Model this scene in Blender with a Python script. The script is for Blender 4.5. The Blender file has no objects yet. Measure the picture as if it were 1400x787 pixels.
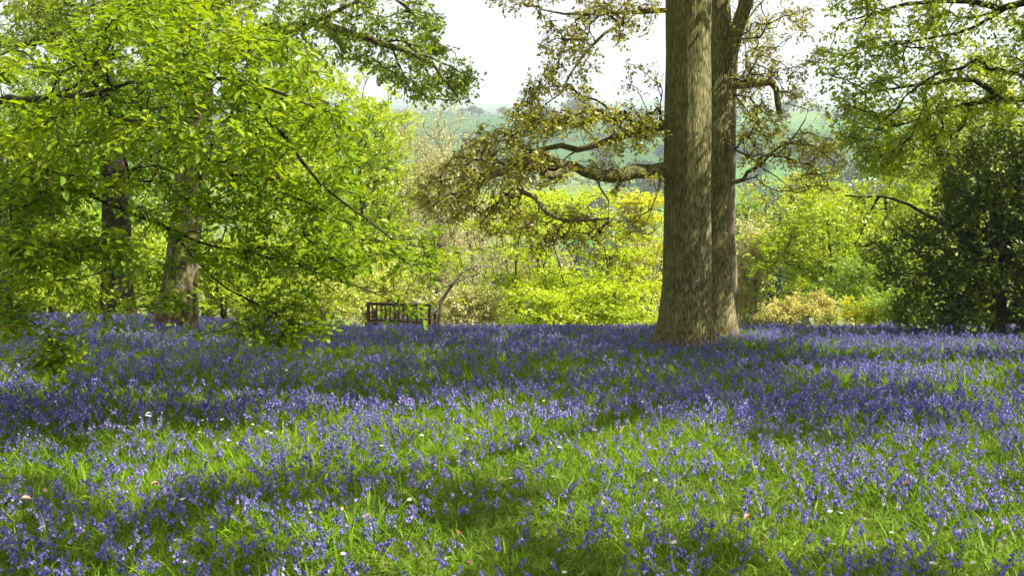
import bpy, bmesh, math, random
import numpy as np
from mathutils import Vector

R = math.radians
SC = bpy.context.scene
COL = SC.collection
rng = np.random.default_rng(7)
random.seed(7)

# ------------------------------------------------------------------ camera geometry
W0, H0, FPX = 1400.0, 787.0, 1361.0
PITCH = R(9.7)
EYE = np.array([0, 0, 1.6])
FWD = np.array([0, math.cos(PITCH), -math.sin(PITCH)])
UPV = np.array([0, math.sin(PITCH), math.cos(PITCH)])
SUN_EL, SUN_AZ = R(50), R(99)          # azimuth clockwise from +Y
SUN = np.array([math.cos(SUN_EL) * math.sin(SUN_AZ), math.cos(SUN_EL) * math.cos(SUN_AZ), math.sin(SUN_EL)])


def ray(px, py):
    u = (px - W0 / 2) / FPX
    v = (H0 / 2 - py) / FPX
    return FWD + u * np.array([1, 0, 0]) + v * UPV


def at(px, py, Y):
    d = ray(px, py)
    return EYE + d * (Y / d[1])


def project(P):
    d = P - EYE
    f = d @ FWD
    return W0 / 2 + FPX * d[:, 0] / f, H0 / 2 - FPX * (d @ UPV) / f, f


# ------------------------------------------------------------------ value noise
def _hash(ix, iy, s):
    h = np.sin(ix * 127.1 + iy * 311.7 + s * 74.7) * 43758.5453
    return h - np.floor(h)


def vnoise(x, y, s=0):
    x = np.asarray(x, float); y = np.asarray(y, float)
    ix, iy = np.floor(x), np.floor(y)
    fx, fy = x - ix, y - iy
    fx = fx * fx * (3 - 2 * fx); fy = fy * fy * (3 - 2 * fy)
    a = _hash(ix, iy, s); b = _hash(ix + 1, iy, s); c = _hash(ix, iy + 1, s); d = _hash(ix + 1, iy + 1, s)
    return (a * (1 - fx) + b * fx) * (1 - fy) + (c * (1 - fx) + d * fx) * fy


def fbm(x, y, s=0):
    return 0.55 * vnoise(x, y, s) + 0.3 * vnoise(x * 2.1, y * 2.1, s + 3) + 0.15 * vnoise(x * 4.3, y * 4.3, s + 6)


def sstep(a, b, x):
    t = np.clip((x - a) / (b - a), 0, 1)
    return t * t * (3 - 2 * t)


_PY = np.array([-60, -20, 0, 5, 10, 15, 19, 21, 22, 23.5, 26, 34, 50, 80, 120, 170, 260, 400, 600, 800, 950, 1050, 1500, 2200, 3000, 3600])
_PZ = np.array([6, 2.2, 0, -.628, -1.31, -2.05, -2.68, -3.0, -3.2, -3.68, -4.75, -8.2, -15, -26, -34, -38, -37.5, -29.5, -16, -3, 3.0, 3.5, -12, 5, 62, 40])


def _pchip(x, xs, ys):
    h = np.diff(xs); d = np.diff(ys) / h
    m = np.zeros_like(ys)
    m[1:-1] = np.where(d[:-1] * d[1:] > 0, 2 * d[:-1] * d[1:] / (d[:-1] + d[1:] + 1e-12), 0)
    m[0], m[-1] = d[0], d[-1]
    i = np.clip(np.searchsorted(xs, x) - 1, 0, len(xs) - 2)
    t = np.clip((x - xs[i]) / h[i], 0, 1)
    t2, t3 = t * t, t * t * t
    return (2*t3-3*t2+1)*ys[i] + (t3-2*t2+t)*h[i]*m[i] + (-2*t3+3*t2)*ys[i+1] + (t3-t2)*h[i]*m[i+1]


def zt(x, y):
    x = np.asarray(x, float); y = np.asarray(y, float)
    left = sstep(-3, -9, x) * sstep(12, 20, y) * sstep(60, 30, y)
    yy = y - 1.3 * left                     # the lawn runs on further at the left
    z = _pchip(yy, _PY, _PZ)
    z = z + (fbm(x * .35, y * .35, 1) - .5) * .10 * sstep(40, 10, y)
    z = z + (fbm(x / 140, y / 170, 5) - .5) * 14 * sstep(120, 500, y) * sstep(1000, 880, y)
    z = z + (fbm(x / 130, y / 300, 12) - .5) * 15 * sstep(760, 900, y) * sstep(1200, 1000, y)
    z = z + (fbm(x / 700, y / 900, 9) - .5) * 50 * sstep(1700, 2900, y)
    return z


# ------------------------------------------------------------------ mesh accumulation
class Geo:
    def __init__(self):
        self.v, self.q, self.m, self.c, self.n = [], [], [], [], 0

    def add(self, V, Q, mat=0, var=0.5):
        V = np.asarray(V, float).reshape(-1, 3); Q = np.asarray(Q, np.int64).reshape(-1, 4)
        self.v.append(V); self.q.append(Q + self.n)
        self.m.append(np.broadcast_to(np.asarray(mat, np.int32), (len(Q),)))
        self.c.append(np.broadcast_to(np.asarray(var, float), (len(V),)))
        self.n += len(V)

    def build(self, name, mats, parent=None, origin=(0, 0, 0), smooth=True):
        V = np.concatenate(self.v) - np.asarray(origin); Q = np.concatenate(self.q)
        me = bpy.data.meshes.new(name)
        me.vertices.add(len(V)); me.vertices.foreach_set("co", V.astype(np.float32).ravel())
        me.loops.add(Q.size); me.loops.foreach_set("vertex_index", Q.astype(np.int32).ravel())
        me.polygons.add(len(Q)); me.polygons.foreach_set("loop_start", np.arange(len(Q), dtype=np.int32) * 4)
        for m in (mats if isinstance(mats, (list, tuple)) else [mats]):
            me.materials.append(m)
        me.polygons.foreach_set("material_index", np.concatenate(self.m).astype(np.int32))
        me.polygons.foreach_set("use_smooth", np.full(len(Q), smooth))
        a = me.attributes.new("var", 'FLOAT', 'POINT')
        a.data.foreach_set("value", np.concatenate(self.c).astype(np.float32))
        me.update(calc_edges=True)
        o = bpy.data.objects.new(name, me); COL.objects.link(o)
        if parent is not None:
            o.parent = parent
        else:
            o.location = origin
        return o


def empty(name, loc):
    o = bpy.data.objects.new(name, None); COL.objects.link(o)
    o.location = [float(t) for t in loc]; o.empty_display_size = .3
    return o


def tag(o, label=None, cat=None, group=None, kind=None):
    for k, v in (('label', label), ('category', cat), ('group', group), ('kind', kind)):
        if v: o[k] = v
    return o


def copy_tree(o, parent=None):
    c = o.copy(); COL.objects.link(c)
    if parent is not None: c.parent = parent
    for ch in list(o.children): copy_tree(ch, c)
    return c


def unit(a):
    a = np.asarray(a, float)
    return a / (np.linalg.norm(a, axis=-1, keepdims=True) + 1e-12)


def spline(pts, step):
    P = np.asarray(pts, float)
    if len(P) < 3:
        n = max(2, int(np.linalg.norm(P[-1] - P[0]) / step) + 1)
        t = np.linspace(0, 1, n)[:, None]
        return P[0] * (1 - t) + P[-1] * t
    E = np.vstack([2 * P[0] - P[1], P, 2 * P[-1] - P[-2]])
    out = []
    for i in range(len(P) - 1):
        p0, p1, p2, p3 = E[i:i + 4]
        n = max(1, int(np.linalg.norm(p2 - p1) / step))
        t = (np.arange(n) / n)[:, None]
        out.append(.5 * (2*p1 + (p2-p0)*t + (2*p0-5*p1+4*p2-p3)*t*t + (3*p1-p0-3*p2+p3)*t**3))
    out.append(P[-1:])
    return np.vstack(out)


def tube(geo, P, rad, sides=6, mat=0, var=.5, lobes=None):
    P = np.asarray(P, float); n = len(P); rad = np.broadcast_to(rad, (n,))
    T = unit(np.gradient(P, axis=0))
    ref = np.array([0, 0, 1.]) if abs(T[:, 2]).mean() < .75 else np.array([0, 1., 0])
    A = unit(np.cross(T, ref)); B = np.cross(T, A)
    th = np.arange(sides) / sides * 2 * math.pi
    rr = rad[:, None] * np.ones(sides)
    if lobes is not None: rr = rr * lobes(P, th)
    V = P[:, None] + rr[..., None] * (np.cos(th)[None, :, None] * A[:, None] + np.sin(th)[None, :, None] * B[:, None])
    i = np.arange(n - 1)[:, None] * sides; j = np.arange(sides)[None]; k = (j + 1) % sides
    Q = np.stack([i + j, i + k, i + sides + k, i + sides + j], -1).reshape(-1, 4)
    geo.add(V.reshape(-1, 3), Q, mat, var)


def cap(geo, c, d, r, sides=8, mat=0):
    A = unit(np.cross(d, [0.3, .1, 1.])); B = np.cross(d, A)
    th = np.arange(sides) / sides * 2 * math.pi
    V = np.vstack([c + r * (np.cos(t) * A + np.sin(t) * B) for t in th] + [c])
    Q = [[sides, (2*j) % sides, (2*j+1) % sides, (2*j+2) % sides] for j in range(sides // 2)]
    geo.add(V, Q, mat)


# ------------------------------------------------------------------ leaf templates (x along leaf, y across, z up)
def leaf_beech():
    V = np.array([[0, 0, 0], [.30, .24, .07], [.68, .22, .05], [1, 0, -.08], [.30, -.24, .07], [.68, -.22, .05], [.34, 0, 0], [.68, 0, -.02]])
    Q = np.array([[0, 6, 1, 1], [6, 7, 2, 1], [7, 3, 2, 2], [0, 4, 6, 6], [4, 5, 7, 6], [5, 3, 7, 7]])
    V2 = np.array([[0, 0, 0], [.32, .26, .07], [.70, .20, .05], [1, 0, -.08], [.70, -.20, .05], [.32, -.26, .07]])
    Q2 = np.array([[0, 3, 2, 1], [0, 5, 4, 3]])
    return V2, Q2


def leaf_oak():
    V = np.array([[0, 0, 0], [.45, .20, .04], [.8, .28, .02], [1, 0, -.05], [.8, -.28, .02], [.45, -.20, .04]])
    return V, np.array([[0, 3, 2, 1], [0, 5, 4, 3]])


def leaf_quad():
    V = np.array([[0, 0, 0], [.5, .34, .06], [1, 0, -.06], [.5, -.34, .06]])
    return V, np.array([[0, 3, 2, 1]])


def scatter(geo, tmpl, pos, X, N, size, mat=0, var=None):
    TV, TQ = tmpl
    n = len(pos)
    X = unit(X); Y = unit(np.cross(N, X)); Z = np.cross(X, Y)
    size = np.broadcast_to(size, (n,))
    F = np.stack([X, Y, Z], 1) * size[:, None, None]          # n,3,3
    V = pos[:, None] + np.einsum('kj,njd->nkd', TV, F)
    Q = TQ[None] + (np.arange(n) * len(TV))[:, None, None]
    if var is None: var = rng.random(n)
    geo.add(V.reshape(-1, 3), Q.reshape(-1, 4), mat, np.repeat(np.broadcast_to(var, (n,)), len(TV)))


# ------------------------------------------------------------------ branching: greedy tree over target points
class Skel:
    def __init__(self):
        self.P, self.par, self.L, self.r, self.paths = [], [], [], [], []

    def near(self, p):
        return int(np.argmin(np.linalg.norm(np.array(self.P) - p, axis=1)))

    def limb(self, pts, r0, r1, step=.3, root=False, attach=True):
        pts = spline(pts, step)
        par = -1
        if self.P and not root and attach:
            par = self.near(pts[0])
        ids = []
        L = self.L[par] if par >= 0 and self.paths and par > self.paths[0][0][-1] else 0.
        for i, p in enumerate(pts):
            if i: L += np.linalg.norm(p - pts[i - 1])
            self.P.append(p); self.par.append(par); self.L.append(L)
            self.r.append(r0 + (r1 - r0) * (i / (len(pts) - 1)))
            par = len(self.P) - 1; ids.append(par)
        self.paths.append((ids, 'limb'))
        return ids

    def grow(self, T, bf=.35, skip=0, wig=.12, droop=.0, zmin=-99):
        T = np.asarray(T, float)
        self.tips = []
        if not len(T): return
        P = np.array(self.P); L = np.array(self.L)
        ok = (np.arange(len(P)) >= skip) & (P[:, 2] > zmin)
        best = np.full(len(T), 1e9); bi = np.zeros(len(T), int)
        idx = np.where(ok)[0]
        for s in range(0, len(T), 256):
            D = np.linalg.norm(T[s:s+256, None] - P[None, idx], axis=2) + bf * L[idx][None]
            k = D.argmin(1); best[s:s+256] = D[np.arange(len(k)), k]; bi[s:s+256] = idx[k]
        todo = np.ones(len(T), bool)
        for _ in range(len(T)):
            t = int(np.argmin(np.where(todo, best, 1e9))); todo[t] = False
            n = int(bi[t]); a = self.P[n]; b = T[t]; d = np.linalg.norm(b - a)
            if d < 1e-4: continue
            pd = unit(a - self.P[self.par[n]]) if self.par[n] >= 0 else np.array([0, 0, 1.])
            c = a + pd * d * .35 + rng.normal(0, wig * d, 3)
            c[2] += droop * d
            m = max(3, min(9, int(d / .22) + 2))
            par = n; ids = [n]; new = []
            for i in range(1, m):
                s = i / (m - 1)
                p = a * (1-s)**2 + 2 * c * s * (1-s) + b * s * s
                if i < m - 1: p = p + rng.normal(0, .018 * d, 3)
                self.P.append(p); self.par.append(par)
                self.L.append(self.L[par] + np.linalg.norm(p - self.P[par])); self.r.append(None)
                par = len(self.P) - 1; ids.append(par); new.append(par)
            self.paths.append((ids, 'twig')); self.tips.append(par)
            for q in new:
                D = np.linalg.norm(T - self.P[q], axis=1) + bf * self.L[q]
                better = todo & (D < best)
                best[better] = D[better]; bi[better] = q

    def radii(self, rt=.005, ex=.45, rmax=.12):
        n = len(self.P); cnt = np.zeros(n)
        for t in self.tips: cnt[t] += 1
        for i in range(n - 1, -1, -1):
            if self.par[i] >= 0: cnt[self.par[i]] += cnt[i]
        self.rad = np.array([self.r[i] if self.r[i] is not None else min(rmax, rt * max(cnt[i], 1) ** ex) for i in range(n)])

    def twigs(self, geo, sides=5, mat=0):
        P = np.array(self.P)
        for ids, kind in self.paths:
            if kind != 'twig': continue
            r = self.rad[ids].copy(); r[0] = min(r[0], r[1] * 1.25); r[-1] *= .6
            tube(geo, P[ids], r, sides if r[1] > .012 else 4, mat, rng.random())


def sprays(skel, geo_leaf, geo_twig, tmpl, n_tw=5, tw_len=.35, per=6, size=.09, flat=.4, droop=.15, up=1.0, spread=.9, jit=.28, twr=.0022, lm=0, tm=0, along=True, cupvar=.35):
    """Leafy twiglets at each growing tip."""
    P = np.array(skel.P); tips = np.array(skel.tips)
    if not len(tips): return
    par = np.array([skel.par[t] for t in tips])
    D0 = unit(P[tips] - P[par])
    n = len(tips)
    O = np.repeat(P[tips], n_tw, 0); D = np.repeat(D0, n_tw, 0)
    back = rng.random((n * n_tw, 1)) * (.8 if along else .0)
    O = O - D * back * tw_len
    rnd = rng.normal(0, 1, (n * n_tw, 3)); rnd[:, 2] *= flat
    D = unit(D * .7 + unit(rnd) * spread); D[:, 2] -= droop; D = unit(D)
    Ln = tw_len * rng.uniform(.5, 1.2, n * n_tw)
    # twiglets as three sided prisms
    if geo_twig is not None:
        ref = unit(np.cross(D, rng.normal(0, 1, D.shape))); ref2 = np.cross(D, ref)
        base = [O + twr * (math.cos(a) * ref + math.sin(a) * ref2) for a in (0, 2.094, 4.189)]
        tip = [O + D * Ln[:, None] + twr * .4 * (math.cos(a) * ref + math.sin(a) * ref2) for a in (0, 2.094, 4.189)]
        V = np.stack(base + tip, 1)
        Q = np.array([[0, 1, 4, 3], [1, 2, 5, 4], [2, 0, 3, 5]])[None] + (np.arange(len(V)) * 6)[:, None, None]
        geo_twig.add(V.reshape(-1, 3), Q.reshape(-1, 4), tm, .5)
    s = (np.arange(per) + .6) / per
    LP = O[:, None] + D[:, None] * (Ln[:, None] * s[None])[..., None]
    N = np.zeros_like(LP); N[..., 2] = up
    N = unit(N + rng.normal(0, jit + .12, LP.shape))
    side = unit(np.cross(D[:, None], N)) * np.where(np.arange(per) % 2, 1, -1)[None, :, None]
    LX = unit(D[:, None] * .75 + side * .75 + rng.normal(0, .25, LP.shape))
    LX[..., 2] -= droop
    clump = np.repeat(rng.random(n), n_tw)[:, None] * np.ones(per)
    var = np.clip(clump * (1 - cupvar) + rng.random(clump.shape) * cupvar, 0, 1)
    LP = LP + rng.normal(0, .02 + .04 * size, LP.shape)
    scatter(geo_leaf, tmpl, LP.reshape(-1, 3), LX.reshape(-1, 3), N.reshape(-1, 3), (size * rng.uniform(.45, 1.2, LP.shape[:2])).ravel(), lm, var.ravel())


def inpoly(poly, x, y):
    inside = np.zeros(len(x), bool); n = len(poly)
    for i in range(n):
        x0, y0 = poly[i]; x1, y1 = poly[(i + 1) % n]
        c = ((y0 > y) != (y1 > y)) & (x < (x1 - x0) * (y - y0) / (y1 - y0 + 1e-9) + x0)
        inside ^= c
    return inside


def poly_targets(poly, n, Ya, Yb, clump=0.0, gap=.0, sd=0):
    xs = [p[0] for p in poly]; ys = [p[1] for p in poly]
    out = []
    while len(out) < n:
        x = rng.uniform(min(xs), max(xs), n * 3); y = rng.uniform(min(ys), max(ys), n * 3)
        k = inpoly(poly, x, y)
        if gap: k &= fbm(x / 55, y / 40, 20 + sd) > gap
        for a, b in zip(x[k], y[k]):
            out.append(at(a, b, rng.uniform(Ya, Yb)))
    return np.array(out[:n])


# ------------------------------------------------------------------ materials
def new_mat(name):
    m = bpy.data.materials.new(name); m.use_nodes = True
    nt = m.node_tree; nt.nodes.clear()
    return m, nt, nt.nodes, nt.links


def ramp(nd, stops):
    r = nd.new('ShaderNodeValToRGB'); e = r.color_ramp.elements
    while len(e) < len(stops): e.new(.5)
    for i, (p, c) in enumerate(stops):
        e[i].position = p; e[i].color = (*c, 1)
    return r


def leaf_mat(name, stops, trans=(1.25, 1.15, .35), tmix=.5, gloss=.05, rough=.45):
    m, nt, nd, lk = new_mat(name)
    at_ = nd.new('ShaderNodeAttribute'); at_.attribute_name = 'var'
    r = ramp(nd, stops); lk.new(at_.outputs['Fac'], r.inputs[0])
    d = nd.new('ShaderNodeBsdfDiffuse'); lk.new(r.outputs[0], d.inputs[0])
    mul = nd.new('ShaderNodeMix'); mul.data_type = 'RGBA'; mul.blend_type = 'MULTIPLY'; mul.inputs[0].default_value = 1
    lk.new(r.outputs[0], mul.inputs[6]); mul.inputs[7].default_value = (*trans, 1)
    t = nd.new('ShaderNodeBsdfTranslucent'); lk.new(mul.outputs[2], t.inputs[0])
    mx = nd.new('ShaderNodeMixShader'); mx.inputs[0].default_value = tmix
    lk.new(d.outputs[0], mx.inputs[1]); lk.new(t.outputs[0], mx.inputs[2])
    g = nd.new('ShaderNodeBsdfGlossy'); g.inputs['Roughness'].default_value = rough; g.inputs[0].default_value = (1, 1, 1, 1)
    m2 = nd.new('ShaderNodeMixShader'); m2.inputs[0].default_value = gloss
    lk.new(mx.outputs[0], m2.inputs[1]); lk.new(g.outputs[0], m2.inputs[2])
    o = nd.new('ShaderNodeOutputMaterial'); lk.new(m2.outputs[0], o.inputs[0])
    return m


def bark_mat(name, stops, algae=(.06, .075, .02), algae_amt=.5, scale=(13, 13, 1.8), bump=.9, algae_dir=(-1, -.3, 0)):
    m, nt, nd, lk = new_mat(name)
    tc = nd.new('ShaderNodeTexCoord'); mp = nd.new('ShaderNodeMapping'); mp.inputs['Scale'].default_value = scale
    lk.new(tc.outputs['Object'], mp.inputs[0])
    n1 = nd.new('ShaderNodeTexNoise'); n1.inputs['Scale'].default_value = 1; n1.inputs['Detail'].default_value = 6; n1.inputs['Roughness'].default_value = .65; n1.inputs['Distortion'].default_value = .6
    lk.new(mp.outputs[0], n1.inputs['Vector'])
    # plates between deep fissures
    mp2 = nd.new('ShaderNodeMapping'); mp2.inputs['Scale'].default_value = (scale[0] * .55, scale[1] * .55, scale[2] * .55)
    va = nd.new('ShaderNodeVectorMath'); va.operation = 'MULTIPLY_ADD'; lk.new(n1.outputs['Color'], va.inputs[0]); va.inputs[1].default_value = (.05, .05, .12); lk.new(tc.outputs['Object'], va.inputs[2]); lk.new(va.outputs[0], mp2.inputs[0])
    vo = nd.new('ShaderNodeTexVoronoi'); vo.feature = 'DISTANCE_TO_EDGE'; vo.inputs['Scale'].default_value = 1; lk.new(mp2.outputs[0], vo.inputs['Vector'])
    vr = nd.new('ShaderNodeMapRange'); lk.new(vo.outputs['Distance'], vr.inputs[0]); vr.inputs[1].default_value = 0; vr.inputs[2].default_value = .28
    hm = nd.new('ShaderNodeMath'); hm.operation = 'MULTIPLY_ADD'; lk.new(vr.outputs[0], hm.inputs[0]); hm.inputs[1].default_value = .15
    hs = nd.new('ShaderNodeMath'); hs.operation = 'MULTIPLY_ADD'; lk.new(n1.outputs[0], hs.inputs[0]); hs.inputs[1].default_value = .85; hs.inputs[2].default_value = -.05
    lk.new(hs.outputs[0], hm.inputs[2])
    r = ramp(nd, stops); lk.new(hm.outputs[0], r.inputs[0])
    n2 = nd.new('ShaderNodeTexNoise'); n2.inputs['Scale'].default_value = 1.1; n2.inputs['Detail'].default_value = 5
    lk.new(tc.outputs['Object'], n2.inputs['Vector'])
    ge = nd.new('ShaderNodeNewGeometry'); vm = nd.new('ShaderNodeVectorMath'); vm.operation = 'DOT_PRODUCT'
    lk.new(ge.outputs['Normal'], vm.inputs[0]); vm.inputs[1].default_value = algae_dir
    ad = nd.new('ShaderNodeMath'); ad.operation = 'MULTIPLY_ADD'; lk.new(vm.outputs['Value'], ad.inputs[0]); ad.inputs[1].default_value = .35
    lk.new(n2.outputs[0], ad.inputs[2])
    mr = nd.new('ShaderNodeMapRange'); lk.new(ad.outputs[0], mr.inputs[0]); mr.inputs[1].default_value = .3; mr.inputs[2].default_value = .8; mr.inputs[3].default_value = 0; mr.inputs[4].default_value = algae_amt
    mix = nd.new('ShaderNodeMix'); mix.data_type = 'RGBA'; lk.new(mr.outputs[0], mix.inputs[0]); lk.new(r.outputs[0], mix.inputs[6])
    r2 = ramp(nd, [(.3, tuple(c * .35 for c in algae)), (.62, algae)]); lk.new(hm.outputs[0], r2.inputs[0]); lk.new(r2.outputs[0], mix.inputs[7])
    sz = nd.new('ShaderNodeSeparateXYZ'); lk.new(tc.outputs['Object'], sz.inputs[0])
    zn = nd.new('ShaderNodeMath'); zn.operation = 'MULTIPLY_ADD'; lk.new(n2.outputs[0], zn.inputs[0]); zn.inputs[1].default_value = -.9; lk.new(sz.outputs['Z'], zn.inputs[2])
    zr = nd.new('ShaderNodeMapRange'); lk.new(zn.outputs[0], zr.inputs[0]); zr.inputs[1].default_value = -.35; zr.inputs[2].default_value = .1; zr.inputs[3].default_value = .75; zr.inputs[4].default_value = 0
    r3 = ramp(nd, [(.36, (.05, .03, .014)), (.6, (.23, .165, .08))]); lk.new(hm.outputs[0], r3.inputs[0])
    mix2 = nd.new('ShaderNodeMix'); mix2.data_type = 'RGBA'; lk.new(zr.outputs[0], mix2.inputs[0]); lk.new(mix.outputs[2], mix2.inputs[6]); lk.new(r3.outputs[0], mix2.inputs[7]); mix = mix2
    n3 = nd.new('ShaderNodeTexNoise'); n3.inputs['Scale'].default_value = 1; n3.inputs['Detail'].default_value = 4
    mp3 = nd.new('ShaderNodeMapping'); mp3.inputs['Scale'].default_value = (4.5, 4.5, 1.6); lk.new(tc.outputs['Object'], mp3.inputs[0]); lk.new(mp3.outputs[0], n3.inputs['Vector'])
    rt = ramp(nd, [(.32, (.72, .72, .72)), (.5, (1.1, 1.1, 1.02)), (.68, (1.4, 1.36, 1.25))]); lk.new(n3.outputs[0], rt.inputs[0])
    mul = nd.new('ShaderNodeMix'); mul.data_type = 'RGBA'; mul.blend_type = 'MULTIPLY'; mul.inputs[0].default_value = .8; lk.new(mix.outputs[2], mul.inputs[6]); lk.new(rt.outputs[0], mul.inputs[7]); mix = mul
    b = nd.new('ShaderNodeBump'); b.inputs['Strength'].default_value = bump; b.inputs['Distance'].default_value = .04; lk.new(hm.outputs[0], b.inputs['Height'])
    p = nd.new('ShaderNodeBsdfPrincipled'); p.inputs['Roughness'].default_value = .9; p.inputs['Specular IOR Level'].default_value = .2
    lk.new(mix.outputs[2], p.inputs['Base Color']); lk.new(b.outputs[0], p.inputs['Normal'])
    o = nd.new('ShaderNodeOutputMaterial'); lk.new(p.outputs[0], o.inputs[0])
    return m


def plain_mat(name, c1, c2, scale=(8, 8, 8), rough=.7, bump=.2):
    m, nt, nd, lk = new_mat(name)
    tc = nd.new('ShaderNodeTexCoord'); mp = nd.new('ShaderNodeMapping'); mp.inputs['Scale'].default_value = scale
    lk.new(tc.outputs['Object'], mp.inputs[0])
    n1 = nd.new('ShaderNodeTexNoise'); n1.inputs['Scale'].default_value = 1; n1.inputs['Detail'].default_value = 5
    lk.new(mp.outputs[0], n1.inputs['Vector'])
    r = ramp(nd, [(.35, c1), (.65, c2)]); lk.new(n1.outputs[0], r.inputs[0])
    b = nd.new('ShaderNodeBump'); b.inputs['Strength'].default_value = bump; b.inputs['Distance'].default_value = .01; lk.new(n1.outputs[0], b.inputs['Height'])
    p = nd.new('ShaderNodeBsdfPrincipled'); p.inputs['Roughness'].default_value = rough
    lk.new(r.outputs[0], p.inputs['Base Color']); lk.new(b.outputs[0], p.inputs['Normal'])
    o = nd.new('ShaderNodeOutputMaterial'); lk.new(p.outputs[0], o.inputs[0])
    return m


def field_mat():
    """Woodland floor near by, farm fields on the far side of the valley."""
    m, nt, nd, lk = new_mat('terrain')
    ge = nd.new('ShaderNodeNewGeometry'); sp = nd.new('ShaderNodeSeparateXYZ'); lk.new(ge.outputs['Position'], sp.inputs[0])
    mp = nd.new('ShaderNodeMapping'); mp.inputs['Scale'].default_value = (1 / 210, 1 / 190, 0); mp.inputs['Rotation'].default_value = (0, 0, .35); mp.inputs['Location'].default_value = (.3, .15, 0)
    lk.new(ge.outputs['Position'], mp.inputs[0])
    vo = nd.new('ShaderNodeTexVoronoi'); vo.inputs['Scale'].default_value = 1; vo.inputs['Randomness'].default_value = .7; lk.new(mp.outputs[0], vo.inputs['Vector'])
    sc = nd.new('ShaderNodeSeparateColor'); lk.new(vo.outputs['Color'], sc.inputs[0])
    rf = ramp(nd, [(0, (.05, .115, .03)), (.3, (.07, .17, .035)), (.55, (.12, .21, .05)), (.75, (.15, .21, .06)), (.92, (.19, .17, .09))]); rf.color_ramp.interpolation = 'CONSTANT'
    lk.new(sc.outputs[0], rf.inputs[0])
    nz = nd.new('ShaderNodeTexNoise'); nz.inputs['Scale'].default_value = .05; nz.inputs['Detail'].default_value = 8; lk.new(ge.outputs['Position'], nz.inputs['Vector'])
    mv = nd.new('ShaderNodeMix'); mv.data_type = 'RGBA'; mv.blend_type = 'MULTIPLY'; mv.inputs[0].default_value = .6
    rn = ramp(nd, [(.3, (.55, .6, .5)), (.7, (1.15, 1.1, 1))]); lk.new(nz.outputs[0], rn.inputs[0])
    lk.new(rf.outputs[0], mv.inputs[6]); lk.new(rn.outputs[0], mv.inputs[7])
    n2 = nd.new('ShaderNodeTexNoise'); n2.inputs['Scale'].default_value = 6; n2.inputs['Detail'].default_value = 8; lk.new(ge.outputs['Position'], n2.inputs['Vector'])
    rs = ramp(nd, [(.35, (.07, .085, .02)), (.55, (.15, .16, .045)), (.72, (.27, .24, .11))]); lk.new(n2.outputs[0], rs.inputs[0])
    mr = nd.new('ShaderNodeMapRange'); lk.new(sp.outputs['Y'], mr.inputs[0]); mr.inputs[1].default_value = 230; mr.inputs[2].default_value = 250
    mix = nd.new('ShaderNodeMix'); mix.data_type = 'RGBA'; lk.new(mr.outputs[0], mix.inputs[0]); lk.new(rs.outputs[0], mix.inputs[6]); lk.new(mv.outputs[2], mix.inputs[7])
    p = nd.new('ShaderNodeBsdfPrincipled'); p.inputs['Roughness'].default_value = .95; p.inputs['Specular IOR Level'].default_value = .1
    lk.new(mix.outputs[2], p.inputs['Base Color'])
    o = nd.new('ShaderNodeOutputMaterial'); lk.new(p.outputs[0], o.inputs[0])
    return m


M = {}
M['terrain'] = field_mat()
M['grass'] = leaf_mat('grass blade', [(0, (.055, .12, .004)), (.45, (.125, .24, .006)), (.8, (.21, .35, .010)), (.95, (.29, .37, .03)), (1, (.40, .35, .14))], tmix=.4, gloss=.012, rough=.5)
M['bell'] = leaf_mat('bluebell petal', [(0, (.09, .078, .35)), (.5, (.15, .135, .53)), (.85, (.28, .24, .63)), (1, (.48, .40, .70))], trans=(1.1, 1.0, 1.05), tmix=.35, gloss=.03)
M['stem'] = leaf_mat('bluebell stem', [(0, (.05, .09, .03)), (1, (.10, .13, .05))], tmix=.2, gloss=.04)
M['beech'] = leaf_mat('beech leaf', [(0, (.08, .165, .004)), (.4, (.18, .30, .006)), (.85, (.32, .42, .012)), (1, (.45, .47, .07))], tmix=.52, gloss=.014)
M['oakleaf'] = leaf_mat('young oak leaf', [(0, (.23, .20, .02)), (.5, (.32, .32, .03)), (1, (.45, .47, .06))], tmix=.45, gloss=.04)
M['oakgreen'] = leaf_mat('green oak leaf', [(0, (.14, .22, .006)), (.6, (.23, .33, .012)), (1, (.34, .42, .03))], tmix=.48, gloss=.04)
M['oakyellow'] = leaf_mat('yellow green oak leaf', [(0, (.21, .30, .008)), (.6, (.32, .43, .015)), (1, (.46, .52, .05))], tmix=.5, gloss=.04)
M['holly'] = leaf_mat('evergreen leaf', [(0, (.04, .07, .005)), (.6, (.10, .15, .010)), (.86, (.21, .26, .02)), (1, (.34, .38, .07))], tmix=.15, gloss=.02, rough=.5)
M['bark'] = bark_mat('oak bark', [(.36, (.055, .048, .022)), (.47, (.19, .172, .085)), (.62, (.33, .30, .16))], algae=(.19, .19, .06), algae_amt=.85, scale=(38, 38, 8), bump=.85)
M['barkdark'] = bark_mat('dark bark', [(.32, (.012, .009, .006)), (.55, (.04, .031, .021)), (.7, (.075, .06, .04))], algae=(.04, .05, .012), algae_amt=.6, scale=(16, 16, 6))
M['barklime'] = bark_mat('mottled bark', [(.36, (.045, .036, .02)), (.5, (.15, .128, .07)), (.66, (.29, .26, .15))], algae_amt=.3, scale=(7, 7, 4))
M['barkpale'] = bark_mat('pale bark', [(.3, (.10, .08, .06)), (.7, (.33, .27, .2))], algae_amt=.2)
M['wood'] = plain_mat('weathered teak', (.045, .026, .017), (.10, .062, .042), scale=(3, 25, 25), rough=.7)


def bgleaf(name, a, b, **k):
    M[name] = leaf_mat(name, [(0, a), (1, b)], tmix=k.get('tmix', .45), gloss=.03, trans=k.get('trans', (1.25, 1.15, .35)))


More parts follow.
